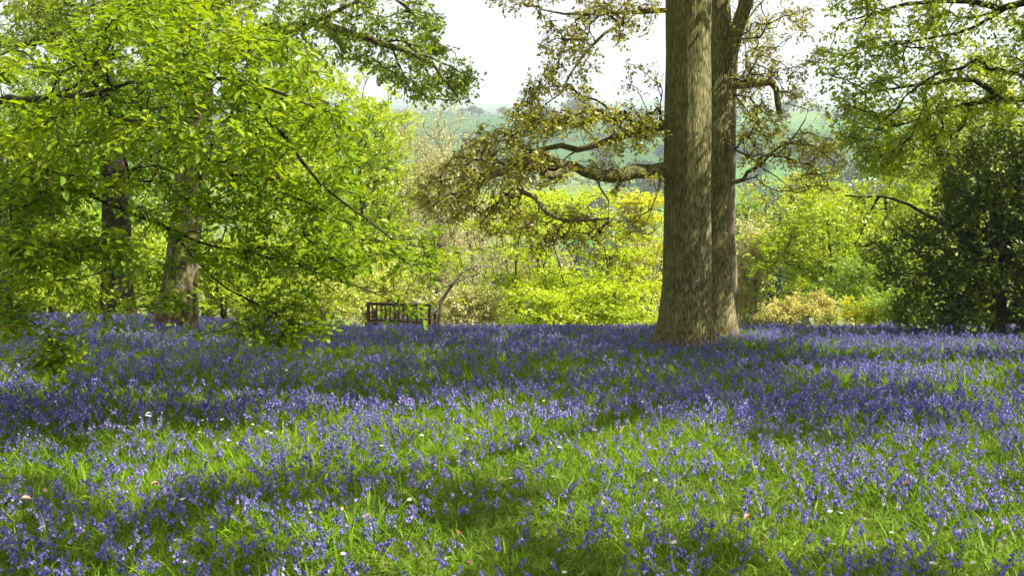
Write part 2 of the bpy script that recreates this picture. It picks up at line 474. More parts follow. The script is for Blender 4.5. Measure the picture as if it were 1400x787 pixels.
bgleaf('bg bright', (.27, .41, .012), (.50, .59, .035))
bgleaf('bg acer', (.34, .49, .008), (.55, .64, .02), tmix=.55)
bgleaf('bg amber', (.44, .50, .012), (.62, .63, .03))
bgleaf('bg green', (.15, .29, .012), (.30, .44, .025))
bgleaf('bg tan', (.49, .48, .18), (.69, .67, .31), trans=(1.05, 1.02, .75))
bgleaf('bg azalea', (.52, .50, .12), (.66, .60, .22), trans=(1.0, 1.0, .5))
bgleaf('bg olive', (.34, .43, .05), (.56, .62, .12))
bgleaf('bg pine', (.012, .035, .02), (.03, .065, .035), tmix=.15)
bgleaf('bg wood', (.03, .055, .015), (.08, .10, .03), tmix=.3)
bgleaf('bg hedge', (.03, .06, .015), (.06, .10, .025), tmix=.3)

# ------------------------------------------------------------------ terrain
ys = np.concatenate([np.arange(-60, -5, 5), np.arange(-5, 36, .4), 36 * (3600 / 36) ** (np.arange(1, 111) / 110)])
xh = np.concatenate([np.arange(0, 20, .5), 20 * (3200 / 20) ** (np.arange(0, 71) / 70)])
xs = np.concatenate([-xh[:0:-1], xh])
XX, YY = np.meshgrid(xs, ys); ZZ = zt(XX, YY)
g = Geo(); nx, ny = len(xs), len(ys)
ii = (np.arange(ny - 1)[:, None] * nx + np.arange(nx - 1)[None]).ravel()
g.add(np.stack([XX, YY, ZZ], -1).reshape(-1, 3), np.stack([ii, ii + 1, ii + nx + 1, ii + nx], -1))
tag(g.build('terrain', M['terrain']), kind='structure')

# ------------------------------------------------------------------ shade wanted on the lawn by the overhanging crowns
LIT = [(560, 495, 620, 38, -.30), (600, 582, 130, 24, .85), (740, 622, 150, 32, .85), (960, 600, 70, 30, .5), (950, 655, 140, 36, .5), (120, 555, 190, 38, .42), (240, 640, 230, 45, .22),
       (1270, 490, 150, 42, .6), (1330, 610, 110, 60, .35), (700, 465, 80, 16, .35), (1150, 690, 240, 55, .45), (190, 434, 130, 7, .8), (1040, 475, 90, 22, .35),
       (230, 475, 270, 32, -.8), (690, 525, 240, 34, -.6), (1085, 575, 110, 38, -.35), (790, 447, 110, 9, -.5), (400, 520, 120, 30, -.4), (60, 730, 120, 40, .15), (1300,442,90,9,-.4)]


def lit(px, py):
    v = np.full(len(px), .36) + .05 * sstep(640, 700, py)
    for cx, cy, rx, ry, s in LIT:
        v = v + s * np.exp(-(((px - cx) / rx) ** 2 + ((py - cy) / ry) ** 2))
    return np.clip(v, 0, 1)


def shade_canopy(n):
    out = []
    while len(out) < n:
        P = np.column_stack([rng.uniform(-9, 19, 4000), rng.uniform(2, 23, 4000), rng.uniform(2, 9.5, 4000)])
        gz = zt(P[:, 0], P[:, 1])
        for _ in range(3):
            t = (P[:, 2] - gz) / SUN[2]; G = P - SUN * t[:, None]; gz = zt(G[:, 0], G[:, 1])
        px, py, f = project(P)
        hidden = (f < .5) | (py < -60) | (px < -60) | (px > 1460)
        nearcam = (np.hypot(P[:, 0], P[:, 1]) < 3) | (P[:, 2] < zt(P[:, 0], P[:, 1]) + 4.5)
        qx, qy, qf = project(G)
        inn = (qx > -120) & (qx < 1520) & (qy > 425) & (qy < 880) & (qf > 1)
        L = lit(qx, qy) + .5 * (fbm(G[:, 0] * 1.0, G[:, 1] * .75, 70) - .5) + .75 * (vnoise(G[:, 0] * 2.0, G[:, 1] * 1.5, 74) - .5)
        acc = np.where(inn, sstep(.50, .36, L), .06)
        # clusters that would shade the beech sprays are mostly dropped from the canopy
        for zz in (.3, 1.6, 2.9):
            tt = (P[:, 2] - zz) / SUN[2]; q = P - SUN * tt[:, None]
            acc = np.where((q[:, 0] > -4.6) & (q[:, 0] < -.6) & (q[:, 1] > 6.2) & (q[:, 1] < 10) & (tt > 0), acc * .1, acc)
        # holes cut into the clusters to let sun fall on trunks and lower limbs
        for cx, cy, zz, rd, f in ((3.0, 17, -1.0, .55, .05), (3.1, 17, .6, .5, .1), (3.0, 17, 1.9, .6, .05), (1.5, 16.5, .6, 1.6, .25), (-.3, 16.2, .6, 1.5, .25), (.8, 16.5, 2.4, 1.4, .3),
                                  (5.6, 15.2, 2.2, 1.5, .12), (7.4, 15, 2.0, 1.5, .12), (8.6, 18.6, 0, 2.4, .06), (-4.5, 18.5, 3.2, 2.4, .12), (-1.8, 17.5, 2.6, 1.8, .12), (-6.7, 20.3, -1.9, .55, .05), (-6.6, 20.3, -.9, .45, .1), (7.6, 18.6, .5, 1.2, .4)):
            tt = (P[:, 2] - zz) / SUN[2]; q = P - SUN * tt[:, None]
            acc = np.where((np.hypot(q[:, 0] - cx, q[:, 1] - cy) < rd) & (tt > 0), acc * f, acc)
        k = hidden & ~nearcam & (rng.random(len(P)) < acc)
        out += list(P[k])
    return np.array(out[:n])


SHADE_PTS = shade_canopy(3200)  # unseen crown clusters, kept only where their shadows suit the wanted light


# ------------------------------------------------------------------ trees
def flare(base, h=.5, amp=.5, k=5, ph=0., ridg=.03):
    def f(P, th):
        z = P[:, 2] - base[2]
        e = np.exp(-np.clip(z, -0.2, None) / h)[:, None]
        l = .5 + .5 * np.cos(k * th + ph)[None] + .3 * np.cos((k - 2) * th + 1.7 * ph)[None]
        rid = ridg * (vnoise(th[None] * 9 + 0 * z[:, None], z[:, None] * 1.3 + 0 * th[None], 2) - .5) * 2
        lump = .085 * (vnoise(np.cos(th)[None] * 1.5 + 0 * z[:, None] + 7, z[:, None] * .9 + np.sin(th)[None] * 1.5, 4) - .5) * 2
        return 1 + amp * e * (.35 + .65 * l) + rid + lump
    return f


def pxpath(pts):
    return [at(*p) for p in pts]


def make_tree(name, label, cat, base, trunk, tr, limbs, bark, group=None, flare_kw=None, sides=36, step=.25):
    """trunk: list of points, tr: radii at those points, limbs: list of (points, r0, r1)"""
    base = np.asarray(base, float)
    root = empty(name, base); tag(root, label, cat, group)
    sk = Skel()
    T = spline(trunk, step)
    tr_i = np.interp(np.linspace(0, 1, len(T)), np.linspace(0, 1, len(tr)), tr)
    ids = sk.limb(T, tr[0], tr[-1], step=99)
    for i, k in enumerate(ids): sk.r[k] = tr_i[min(i, len(tr_i) - 1)]
    n_trunk = len(sk.P)
    g = Geo()
    Td = spline(trunk, .08 if sides > 20 else .3)
    trd = np.interp(np.linspace(0, 1, len(Td)), np.linspace(0, 1, len(tr)), tr)
    tube(g, Td, trd, sides, 0, .5, flare(base, **(flare_kw or {})))
    g.build('trunk', bark, root, base)
    for L in limbs:
        pts, r0, r1 = L[:3]
        i2 = sk.limb(pts, r0, r1, step=.2)
        P = np.array(sk.P)[i2]; rr = np.array([sk.r[i] for i in i2])
        # knobbly limb
        rr = rr * (1 + .14 * (vnoise(np.arange(len(rr)) * .9, 0 * rr, int(rng.integers(99))) - .5) * 2)
        P = P + rng.normal(0, .012, P.shape) * (np.arange(len(P)) > 0)[:, None]
        gl = Geo(); tube(gl, P, rr, 12, 0, .5)
        if r1 > .025: cap(gl, P[-1], unit(P[-1] - P[-2]), rr[-1], 12)
        gl.build('limb', bark if len(L) < 4 else L[3], root, base)
    return root, sk, n_trunk


def finish_tree(root, sk, n_trunk, T, leafm, bark, tmpl, bf=.3, rt=.005, rmax=.1, wig=.12, crown='crown', skip=None, over=None, **kw):
    base = np.array(root.location)
    sk.grow(T, bf=bf, skip=n_trunk if skip is None else skip, wig=wig)
    tips = sk.tips; tips2 = []
    if over is not None and len(over):
        sk.grow(over, bf=bf, skip=0, wig=wig, zmin=3.9); tips2 = sk.tips
    sk.tips = tips + tips2
    sk.radii(rt=rt, rmax=rmax)
    gb, gl = Geo(), Geo()
    sk.twigs(gb)
    sk.tips = tips
    sprays(sk, gl, gb, tmpl, **kw)
    if tips2:       # unseen overhead clusters, leaves enlarged to deepen their shade on the lawn
        sk.tips = tips2
        sprays(sk, gl, gb, tmpl, **{**kw, 'n_tw': 6, 'per': 6, 'tw_len': .33, 'size': .145, 'flat': .45})
    gb.build('branches', bark, root, base)
    gl.build(crown, leafm, root, base)


def gpt(px, Y):
    x = (px - W0 / 2) / FPX
    x = x * (Y * math.cos(PITCH) + .4 + .13 * Y * .17)   # depth along the view axis for a point on the lawn
    return np.array([x, Y, float(zt(x, Y))])


# ---- the big oak
b = at(937, 474, 17.0); b[2] = float(zt(b[0], b[1])) - .05
oak, sk, nt_ = make_tree('oak_tree', 'massive oak with furrowed greenish trunk standing among the bluebells', 'tree', b,
    [b] + pxpath([(937, 455, 17), (938, 420, 17), (939, 380, 17), (940, 300, 17), (941, 200, 17), (941, 100, 17), (942, 0, 17), (944, -150, 17), (950, -330, 17.1), (955, -520, 17.2)]),
    [.45, .41, .395, .385, .375, .37, .39, .37, .34, .26, .18],
    [(pxpath([(930, 232, 17), (905, 232, 16.9), (870, 236, 16.8), (835, 241, 16.7), (800, 236, 16.6), (785, 226, 16.5), (765, 225, 16.4), (745, 216, 16.3), (725, 220, 16.2), (708, 218, 16.1), (690, 235, 16.0), (660, 245, 15.9), (650, 262, 15.8), (615, 262, 15.7), (590, 280, 15.6)]), .135, .03),
     (pxpath([(775, 227, 16.45), (762, 240, 16.3), (745, 238, 16.2), (735, 226, 16.15), (715, 227, 16.1), (708, 245, 16.0), (714, 262, 15.9), (732, 270, 15.8), (748, 290, 15.7), (770, 302, 15.7), (800, 303, 15.7), (830, 300, 15.7)]), .085, .018),
     (pxpath([(930, 172, 17), (905, 172, 17.2), (880, 176, 17.4), (855, 184, 17.5), (835, 190, 17.6), (810, 200, 17.7), (790, 205, 17.7), (765, 200, 17.6), (740, 205, 17.5), (715, 215, 17.4), (690, 222, 17.3)]), .10, .022),
     (pxpath([(930, 14, 17), (905, 15, 17), (880, 16, 16.8), (850, 18, 16.6), (818, 22, 16.4), (800, 17, 16.3), (770, 20, 16.2), (740, 12, 16.1)]), .05, .012),
     (pxpath([(860, -40, 16.7), (858, 0, 16.6), (848, 30, 16.5), (826, 48, 16.4), (805, 68, 16.3), (790, 85, 16.2), (778, 105, 16.1), (770, 125, 16), (745, 142, 15.9)]), .04, .01),
     (pxpath([(818, 22, 16.4), (795, 47, 16.3), (778, 55, 16.2), (762, 85, 16.1), (740, 110, 16)]), .022, .006),
     (pxpath([(845, -60, 16.9), (858, -40, 16.7)]) , .04, .04),
     (pxpath([(742, 212, 16.3), (715, 200, 16.2), (690, 190, 16.1), (668, 196, 16.0)]), .03, .01),
     (pxpath([(815, 240, 16.65), (822, 258, 16.5), (830, 272, 16.4), (832, 300, 16.3)]), .022, .007),
     (pxpath([(905, 235, 16.9), (898, 260, 16.7), (890, 285, 16.6), (885, 305, 16.5)]), .018, .006),
     (pxpath([(943, -60, 17), (920, -110, 16.7), (845, -60, 16.9)]), .09, .045),
     (pxpath([(945, -200, 17), (1050, -330, 16), (1150, -420, 14), (1250, -560, 12)]), .16, .05),
     (pxpath([(946, -220, 17), (850, -350, 15.5), (760, -520, 13.5), (700, -800, 11)]), .16, .05),
     (pxpath([(948, -260, 17), (860, -400, 17.5), (740, -480, 18), (600, -520, 17)]), .14, .05),
     (pxpath([(948, -300, 17), (1080, -420, 18), (1200, -520, 18), (1320, -560, 18)]), .14, .05)],
    M['bark'], flare_kw=dict(h=.24, amp=.60, k=6, ph=.6, ridg=.03), sides=64)
T = np.vstack([
    poly_targets([(590, 235), (640, 200), (690, 165), (760, 152), (900, 146), (912, 180), (880, 205), (800, 215), (770, 250), (720, 262), (650, 290), (600, 300), (560, 270)], 370, 15.0, 18.2, gap=.34, sd=101),
    poly_targets([(590, 240), (640, 188), (700, 152), (800, 143), (905, 150), (905, 172), (800, 168), (700, 185), (640, 215)], 130, 15.2, 17.4),
    poly_targets([(640, 250), (720, 262), (740, 285), (800, 290), (835, 310), (815, 330), (740, 345), (700, 320), (650, 335), (610, 305)], 130, 15.4, 16.6, gap=.35, sd=2),
    poly_targets([(720, -10), (900, -10), (900, 30), (860, 60), (820, 90), (795, 140), (705, 152), (718, 110), (725, 70), (745, 45), (735, 15)], 190, 15.6, 17.2, gap=.38, sd=3),
    poly_targets([(660, -10), (735, -10), (735, 15), (690, 20)], 14, 15.8, 16.6),
    poly_targets([(790, 215), (912, 190), (912, 225), (905, 300), (870, 330), (840, 290), (835, 250)], 45, 16, 17.2, gap=.4, sd=4),
    poly_targets([(845, 80), (905, 80), (908, 140), (850, 145)], 12, 16.2, 17.2)])
near_oak = np.hypot(SHADE_PTS[:, 0] - 3, SHADE_PTS[:, 1] - 17) < np.hypot(SHADE_PTS[:, 0] - 9.2, SHADE_PTS[:, 1] - 13.5)
leftA = SHADE_PTS[:, 0] < -2.5
finish_tree(oak, sk, nt_, T, M['oakleaf'], M['barkdark'], leaf_oak(), over=SHADE_PTS[near_oak & ~leftA], bf=.22, rt=.0046, rmax=.06, wig=.16, n_tw=4, tw_len=.21, per=5, size=.074, flat=.7, droop=.12, jit=.5)

# ---- second oak right behind the first
b2 = at(977, 447, 19.0); b2[2] = float(zt(b2[0], b2[1])) - .05
oak2, sk, nt_ = make_tree('oak_tree', 'narrower forked oak trunk pressed up behind the massive furrowed trunk', 'tree', b2,
    [b2] + pxpath([(976, 430, 19), (975, 380, 19), (974, 300, 19), (975, 200, 19), (976, 150, 19), (976, 110, 19), (976, 60, 19), (977, 0, 19), (975, -120, 19), (970, -260, 19), (965, -420, 19)]),
    [.44, .37, .335, .315, .33, .37, .28, .20, .19, .17, .14, .09],
    [(pxpath([(980, 130, 18.95), (990, 95, 18.8), (1003, 55, 18.7), (1022, 0, 18.6), (1050, -80, 18.4), (1100, -200, 18.0)]), .17, .06),
     (pxpath([(985, 120, 19), (1000, 118, 19), (1030, 115, 19), (1054, 113, 19)]), .075, .065, M['barkpale']),
     (pxpath([(1053, 112, 19), (1061, 122, 18.95), (1066, 140, 18.9), (1068, 157, 18.9)]), .06, .05),
     (pxpath([(1054, 113, 19), (1062, 100, 19), (1045, 90, 19), (1020, 85, 19)]), .022, .008),
     (pxpath([(985, 205, 19), (1003, 204, 19), (1022, 212, 19), (1035, 222, 19), (1045, 232, 19), (1080, 255, 19)]), .026, .008, M['barkpale']),
     (pxpath([(985, 248, 19), (1008, 248, 19), (1018, 246, 19), (1022, 236, 19), (1038, 225, 18.9), (1055, 208, 18.8), (1075, 196, 18.7), (1110, 200, 18.6), (1140, 220, 18.5), (1155, 230, 18.4)]), .045, .008),
     (pxpath([(1075, 196, 18.7), (1088, 180, 18.7), (1100, 165, 18.7), (1104, 150, 18.7), (1070, 140, 18.8)]), .016, .006),
     (pxpath([(1003, 130, 19), (1025, 133, 19), (1040, 120, 19)]), .02, .008)],
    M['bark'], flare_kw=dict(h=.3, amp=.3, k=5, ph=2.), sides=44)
T = np.vstack([
    poly_targets([(1003, -10), (1115, -10), (1135, 60), (1105, 110), (1150, 190), (1100, 230), (1050, 215), (1008, 160)], 230, 18.0, 19.8, gap=.42, sd=5),
    poly_targets([(1010, 160), (1160, 190), (1150, 260), (1060, 265), (1010, 240)], 160, 18.0, 19.5, gap=.40, sd=6),
    poly_targets([(930, -400), (1150, -400), (1150, -80), (930, -80)], 60, 17.5, 21)])
finish_tree(oak2, sk, nt_, T, M['oakleaf'], M['barkdark'], leaf_oak(), bf=.22, rt=.0046, rmax=.05, wig=.18, n_tw=4, tw_len=.24, per=4, size=.075, flat=.7, droop=.12, jit=.5)

# ---- slim pale trunk showing right of the pair
b3 = at(1000, 445, 20.8); b3[2] = float(zt(b3[0], b3[1])) - .05
tr3, sk, nt_ = make_tree('slim_tree', 'slim pale trunk showing along the right edge of the paired oak trunks', 'tree', b3,
    [b3] + pxpath([(1000, 400, 20.8), (999, 340, 20.8), (998, 300, 20.8), (1001, 230, 20.8), (1003, 160, 20.8), (1006, 80, 20.8), (1012, 0, 20.8), (1020, -120, 20.8)]),
    [.17, .13, .11, .09, .06, .05, .04, .03, .02],
    [], M['barkpale'], flare_kw=dict(h=.25, amp=.3), sides=18)
finish_tree(tr3, sk, nt_, poly_targets([(1000, -20), (1080, -20), (1060, 120), (1006, 150)], 40, 20.2, 21.5), M['oakyellow'], M['barkpale'], leaf_oak(), skip=nt_ - 1, n_tw=3, per=4, size=.07, tw_len=.2, flat=.7, jit=.5)

# ---- left group: mottled trunk with the long green limb
b4 = at(240, 447, 20.3); b4[2] = float(zt(b4[0], b4[1])) - .05
treeA, sk, nt_ = make_tree('lime_tree', 'mottled trunk with sunlit right side and a long leafy limb reaching over', 'tree', b4,
    [b4] + pxpath([(241, 430, 20.3), (247, 380, 20.3), (252, 330, 20.3), (258, 270, 20.3), (264, 200, 20.3), (270, 140, 20.3), (262, 80, 20.3), (240, 20, 20.3), (228, -60, 20.3), (220, -220, 20.3), (215, -380, 20.3)]),
    [.42, .34, .31, .30, .30, .31, .33, .29, .26, .25, .2, .12],
    [(pxpath([(266, 110, 20.2), (290, 82, 20), (330, 60, 19.5), (382, 42, 19), (430, 33, 18.5), (460, 40, 18.2), (490, 48, 18), (530, 62, 17.8), (560, 72, 17.6), (590, 88, 17.4), (610, 112, 17.2), (625, 135, 17.1)]), .17, .014),
     (pxpath([(560, 72, 17.6), (590, 80, 17.5), (620, 92, 17.4), (650, 110, 17.3)]), .02, .006),
     (pxpath([(535, 62, 17.8), (545, 85, 17.7), (555, 105, 17.6), (575, 120, 17.5)]), .025, .006),
     (pxpath([(430, 33, 18.5), (470, 10, 18.2), (520, -10, 18), (560, 15, 17.8), (580, 40, 17.7)]), .05, .01),
     (pxpath([(270, 150, 20.2), (285, 190, 20), (300, 205, 19.8), (325, 212, 19.6), (345, 225, 19.4)]), .06, .015),
     (pxpath([(235, 0, 20.3), (280, -60, 19.5), (340, -110, 18), (420, -150, 16), (500, -190, 14)]), .16, .05),
     (pxpath([(230, -40, 20.3), (200, -120, 18), (220, -220, 15.5), (260, -320, 13)]), .16, .05),
     (pxpath([(225, -100, 20.3), (120, -180, 20), (0, -220, 19)]), .12, .04)],
    M['barklime'], flare_kw=dict(h=.35, amp=.35, k=5, ph=1.2), sides=44)
T = np.vstack([
    poly_targets([(280, -20), (590, -20), (610, 60), (660, 100), (655, 115), (620, 140), (560, 130), (530, 110), (470, 85), (400, 75), (300, 70)], 400, 17.0, 19.6, gap=.36, sd=7),
    poly_targets([(0, -20), (300, -20), (300, 80), (180, 60), (100, 40), (0, 60)], 260, 17, 21, gap=.33, sd=8)])
finish_tree(treeA, sk, nt_, T, M['oakgreen'], M['barkdark'], leaf_oak(), over=SHADE_PTS[leftA], bf=.25, rt=.0046, rmax=.06, n_tw=5, tw_len=.26, per=5, size=.10, flat=.6, droop=.15, jit=.45)

# ---- dark forked trunk
b5 = at(160, 428, 24.0); b5[2] = float(zt(b5[0], b5[1])) - .05
treeB, sk, nt_ = make_tree('forked_tree', 'dark shaded trunk further back that forks into heavy leaning limbs', 'tree', b5,
    [b5] + pxpath([(160, 400, 24), (160, 350, 24), (157, 250, 24), (148, 160, 24), (132, 95, 23.8), (100, 68, 23.5), (75, 35, 23.3), (55, 0, 23), (40, -60, 23), (30, -150, 23)]),
    [.42, .36, .33, .31, .30, .33, .36, .36, .32, .25, .16],
    [(pxpath([(115, 80, 23.6), (135, 62, 23.6), (150, 40, 23.5), (155, 10, 23.4), (158, -60, 23)]), .16, .08),
     (pxpath([(85, 50, 23.4), (50, 55, 23), (20, 62, 22.6), (-30, 60, 22)]), .12, .06),
     (pxpath([(55, 0, 23), (90, 6, 22.6), (125, 15, 22.3), (150, 25, 22)]), .11, .04),
     (pxpath([(45, -40, 23), (0, 0, 22.4), (-40, 20, 22)]), .10, .04)],
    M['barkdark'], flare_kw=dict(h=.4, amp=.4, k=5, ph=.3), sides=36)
T = np.vstack([poly_targets([(-40, -60), (330, -60), (300, 40), (200, 60), (0, 110), (-40, 100)], 240, 21, 25, gap=.3, sd=9),
               poly_targets([(30, 120), (260, 120), (260, 330), (30, 330)], 100, 22, 25.5, gap=.4, sd=10)])
finish_tree(treeB, sk, nt_, T, M['oakgreen'], M['barkdark'], leaf_oak(), bf=.3, n_tw=5, tw_len=.3, per=5, size=.10, flat=.6, jit=.45)

# ---- dark trunk at the very left edge
b6 = at(0, 452, 17.5); b6[2] = float(zt(b6[0], b6[1])) - .05
treeC, sk, nt_ = make_tree('shaded_tree', 'thin dark trunk in deep shade cut by the left edge', 'tree', b6,
    [b6] + pxpath([(2, 420, 17.5), (4, 370, 17.5), (-2, 300, 17.5), (-10, 200, 17.5), (-20, 50, 17.5), (-30, -150, 17.5)]),
    [.20, .17, .15, .14, .12, .10, .06],
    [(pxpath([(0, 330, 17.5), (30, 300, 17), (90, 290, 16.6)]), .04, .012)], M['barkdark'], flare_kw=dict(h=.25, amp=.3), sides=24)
T = np.vstack([poly_targets([(-120, -60), (60, -60), (100, 120), (70, 330), (-120, 300)], 90, 16, 19)])
finish_tree(treeC, sk, nt_, T, M['oakgreen'], M['barkdark'], leaf_beech(), n_tw=5, tw_len=.3, per=6, size=.09, flat=.5)

# ---- beech whose sprays hang into the picture from the left
b7 = gpt(-260, 10.0); b7[0] = -7.3; b7[2] = float(zt(b7[0], b7[1])) - .05
top = lambda z: np.array([b7[0], 10.0, z])
beech, sk, nt_ = make_tree('beech_tree', 'bright green beech with layered sprays of big leaves hanging in from the left', 'tree', b7,
    [b7, top(-.3), top(1.0), top(3.0), top(5.5), top(8)], [.32, .27, .24, .2, .14, .08],
    [(([top(1.6)] + pxpath([(-60, 262, 9.6), (100, 252, 9.2), (175, 236, 9), (205, 229, 9), (270, 232, 8.8), (320, 245, 8.7), (390, 265, 8.5), (470, 300, 8.3)])), .05, .006),
     (pxpath([(100, 254, 9.2), (180, 290, 9.1), (240, 320, 9), (330, 345, 8.8), (395, 360, 8.6), (450, 380, 8.5), (497, 396, 8.4), (550, 418, 8.4)]), .022, .004),
     (pxpath([(240, 320, 9), (290, 375, 8.8), (335, 408, 8.6), (400, 440, 8.5)]), .014, .004),
     (([top(2.6)] + pxpath([(-60, 120, 9), (60, 135, 8), (200, 110, 7.4), (330, 110, 7.2), (430, 150, 7.2)])), .05, .008),
     (pxpath([(330, 110, 7.2), (390, 190, 7.6), (440, 250, 8), (540, 330, 8.2), (600, 345, 8.3)]), .02, .005),
     (([top(1.0)] + pxpath([(-80, 330, 8.5), (20, 345, 7.8), (100, 340, 7.5), (160, 325, 7.4)])), .035, .006),
     (([top(.7)] + pxpath([(-90, 400, 8.4), (0, 420, 7.8), (60, 450, 7.5), (90, 485, 7.4)])), .03, .005),
     (([top(3.6), np.array([-5.5, 9.5, 4.6]), np.array([-4, 9.2, 5.0]), np.array([-2, 9, 5.1])]), .06, .015),
     (([top(4.2), np.array([-6, 8, 5.2]), np.array([-4.4, 6.5, 5.6])]), .06, .015),
     (pxpath([(175, 236, 9), (230, 200, 9.2), (300, 180, 9.4), (380, 190, 9.5), (450, 205, 9.5)]), .014, .004)],
    M['barkdark'], flare_kw=dict(h=.35, amp=.35), sides=32)
T = np.vstack([
    poly_targets([(0, 75), (90, 65), (160, 5), (230, -20), (330, 20), (420, 60), (455, 120), (485, 190), (440, 230), (330, 235), (200, 225), (60, 225), (0, 215)], 420, 6.8, 9.8, gap=.34, sd=11),
    poly_targets([(120, 240), (330, 235), (470, 230), (520, 290), (600, 315), (608, 345), (590, 365), (510, 345), (480, 380), (400, 385), (300, 370), (200, 300)], 215, 7.8, 9.6, gap=.40, sd=12),
    poly_targets([(0, 215), (120, 240), (110, 280), (0, 290)], 70, 7.5, 9.2),
    poly_targets([(0, 300), (90, 305), (175, 325), (150, 345), (60, 352), (0, 370)], 60, 7.2, 7.9),
    poly_targets([(0, 370), (180, 340), (260, 390), (240, 430), (100, 440), (0, 400)], 60, 8.5, 11.5, gap=.36, sd=21),
    poly_targets([(-30, 60), (60, 70), (60, 300), (-30, 380)], 70, 8, 10.5),
    poly_targets([(0, 385), (40, 400), (60, 440), (20, 460), (0, 450)], 14, 7.4, 8),
    poly_targets([(50, 450), (100, 470), (110, 490), (70, 496), (15, 492)], 16, 7.2, 7.6),
    poly_targets([(255, 440), (330, 425), (455, 440), (450, 462), (380, 470), (300, 462)], 26, 8.2, 8.8),
    poly_targets([(350, 385), (440, 390), (440, 420), (340, 430)], 14, 8.3, 8.9),
    poly_targets([(515, 408), (560, 412), (575, 432), (520, 436)], 2, 8.3, 8.5)])
finish_tree(beech, sk, nt_, T, M['beech'], M['barkdark'], leaf_beech(), bf=.2, rt=.0028, rmax=.03, n_tw=5, tw_len=.27, per=6, size=.076, flat=.22, droop=.16, jit=.24)

# ---- oak at the right, trunk just outside
b8 = np.array([9.2, 13.6, float(zt(9.2, 13.6)) - .05])
t8 = lambda z, dx=0., dy=0.: np.array([9.2 + dx, 13.6 + dy, z])
oakR, sk, nt_ = make_tree('spreading_oak', 'oak reaching in from the right with yellow green leaves on low arching limbs', 'tree', b8,
    [b8, t8(-1), t8(.5), t8(2.), t8(4, .1), t8(7, .1), t8(10, .2)], [.46, .40, .36, .34, .3, .22, .1],
    [([t8(1.8)] + pxpath([(1440, 138, 14.4), (1400, 135, 15), (1367, 136, 15.1), (1340, 142, 15.2), (1321, 142, 15.2), (1290, 150, 15.3), (1261, 162, 15.4), (1209, 175, 15.5)]), .09, .008),
     (pxpath([(1367, 136, 15.1), (1355, 122, 15.1), (1331, 109, 15.2), (1301, 109, 15.3), (1261, 116, 15.4), (1232, 119, 15.5), (1190, 125, 15.6), (1160, 110, 15.7)]), .05, .008),
     ([t8(2.9)] + pxpath([(1440, -10, 14.4), (1400, 3, 14.8), (1367, 13, 15), (1347, 4, 15), (1281, 2, 15.2), (1220, 10, 15.3), (1170, 25, 15.4)]), .10, .012),
     (pxpath([(1380, 9, 14.95), (1330, 40, 15), (1280, 50, 15.1), (1200, 65, 15.3)]), .03, .008),
     ([t8(3.5), np.array([6.5, 11.5, 4.8]), np.array([3.6, 10, 5.6]), np.array([.6, 8.6, 6.0])], .17, .04),
     ([t8(3.2), np.array([6.8, 15, 4.6]), np.array([4.2, 16, 5.3])], .12, .04),
     ([t8(4.2), np.array([8, 10, 5.4]), np.array([6.5, 7, 6.2]), np.array([4.5, 4.5, 6.8])], .17, .04),
     ([t8(4.6), np.array([12, 12, 5.8]), np.array([14.5, 9, 6.6])], .15, .04),
     ([t8(5), np.array([11.5, 15.5, 6.2]), np.array([14, 18, 7])], .15, .04),
     ([t8(6), np.array([7, 12, 7.6]), np.array([4.5, 12, 8.4])], .12, .04),
     ([t8(6.3), np.array([10, 9.5, 7.8]), np.array([9.5, 6, 8.4])], .12, .04)],
    M['barkdark'], flare_kw=dict(h=.4, amp=.45, k=5), sides=40)
T = np.vstack([
    poly_targets([(1125, -20), (1440, -20), (1440, 150), (1330, 170), (1240, 210), (1190, 190), (1150, 160), (1105, 95), (1140, 40)], 430, 14.2, 16.4, gap=.28, sd=13),
    poly_targets([(1150, 180), (1240, 200), (1250, 235), (1200, 240), (1160, 215)], 40, 15, 16),
    poly_targets([(1130, 130), (1300, 150), (1300, 235), (1200, 250), (1140, 200)], 90, 15, 17, gap=.3, sd=30)])
finish_tree(oakR, sk, nt_, T, M['oakyellow'], M['barkdark'], leaf_oak(), over=SHADE_PTS[~near_oak & ~leftA], bf=.22, rt=.0046, rmax=.06, wig=.16, n_tw=5, tw_len=.24, per=5, size=.085, flat=.55, droop=.12, jit=.45)

# ---- background trees: crowns on clumps
def crown_targets(c, rad, n, clumps=26, layers=0, cl=.28):
    c = np.asarray(c); rad = np.asarray(rad, float)
    u = unit(rng.normal(0, 1, (clumps, 3))); rr = rng.uniform(.25, 1, (clumps, 1)) ** .5
    C = c + u * rr * rad
    if layers:
        lv = np.linspace(-1, 1, layers); k = rng.integers(0, layers, clumps)
        C[:, 2] = c[2] + lv[k] * rad[2] + rng.normal(0, .05, clumps) * rad[2]
        w = np.sqrt(np.clip(1 - (lv[k] * .8) ** 2, .1, 1))
        th = rng.random(clumps) * 6.28; q = np.sqrt(rng.random(clumps))
        C[:, 0] = c[0] + np.cos(th) * q * w * rad[0]; C[:, 1] = c[1] + np.sin(th) * q * w * rad[1]
    i = rng.integers(0, clumps, n)
    s = np.array([cl, cl, cl * (.16 if layers else .8)]) * rad * rng.uniform(.6, 1.3, (clumps, 1))[i]
    return C[i] + rng.normal(0, 1, (n, 3)) * s


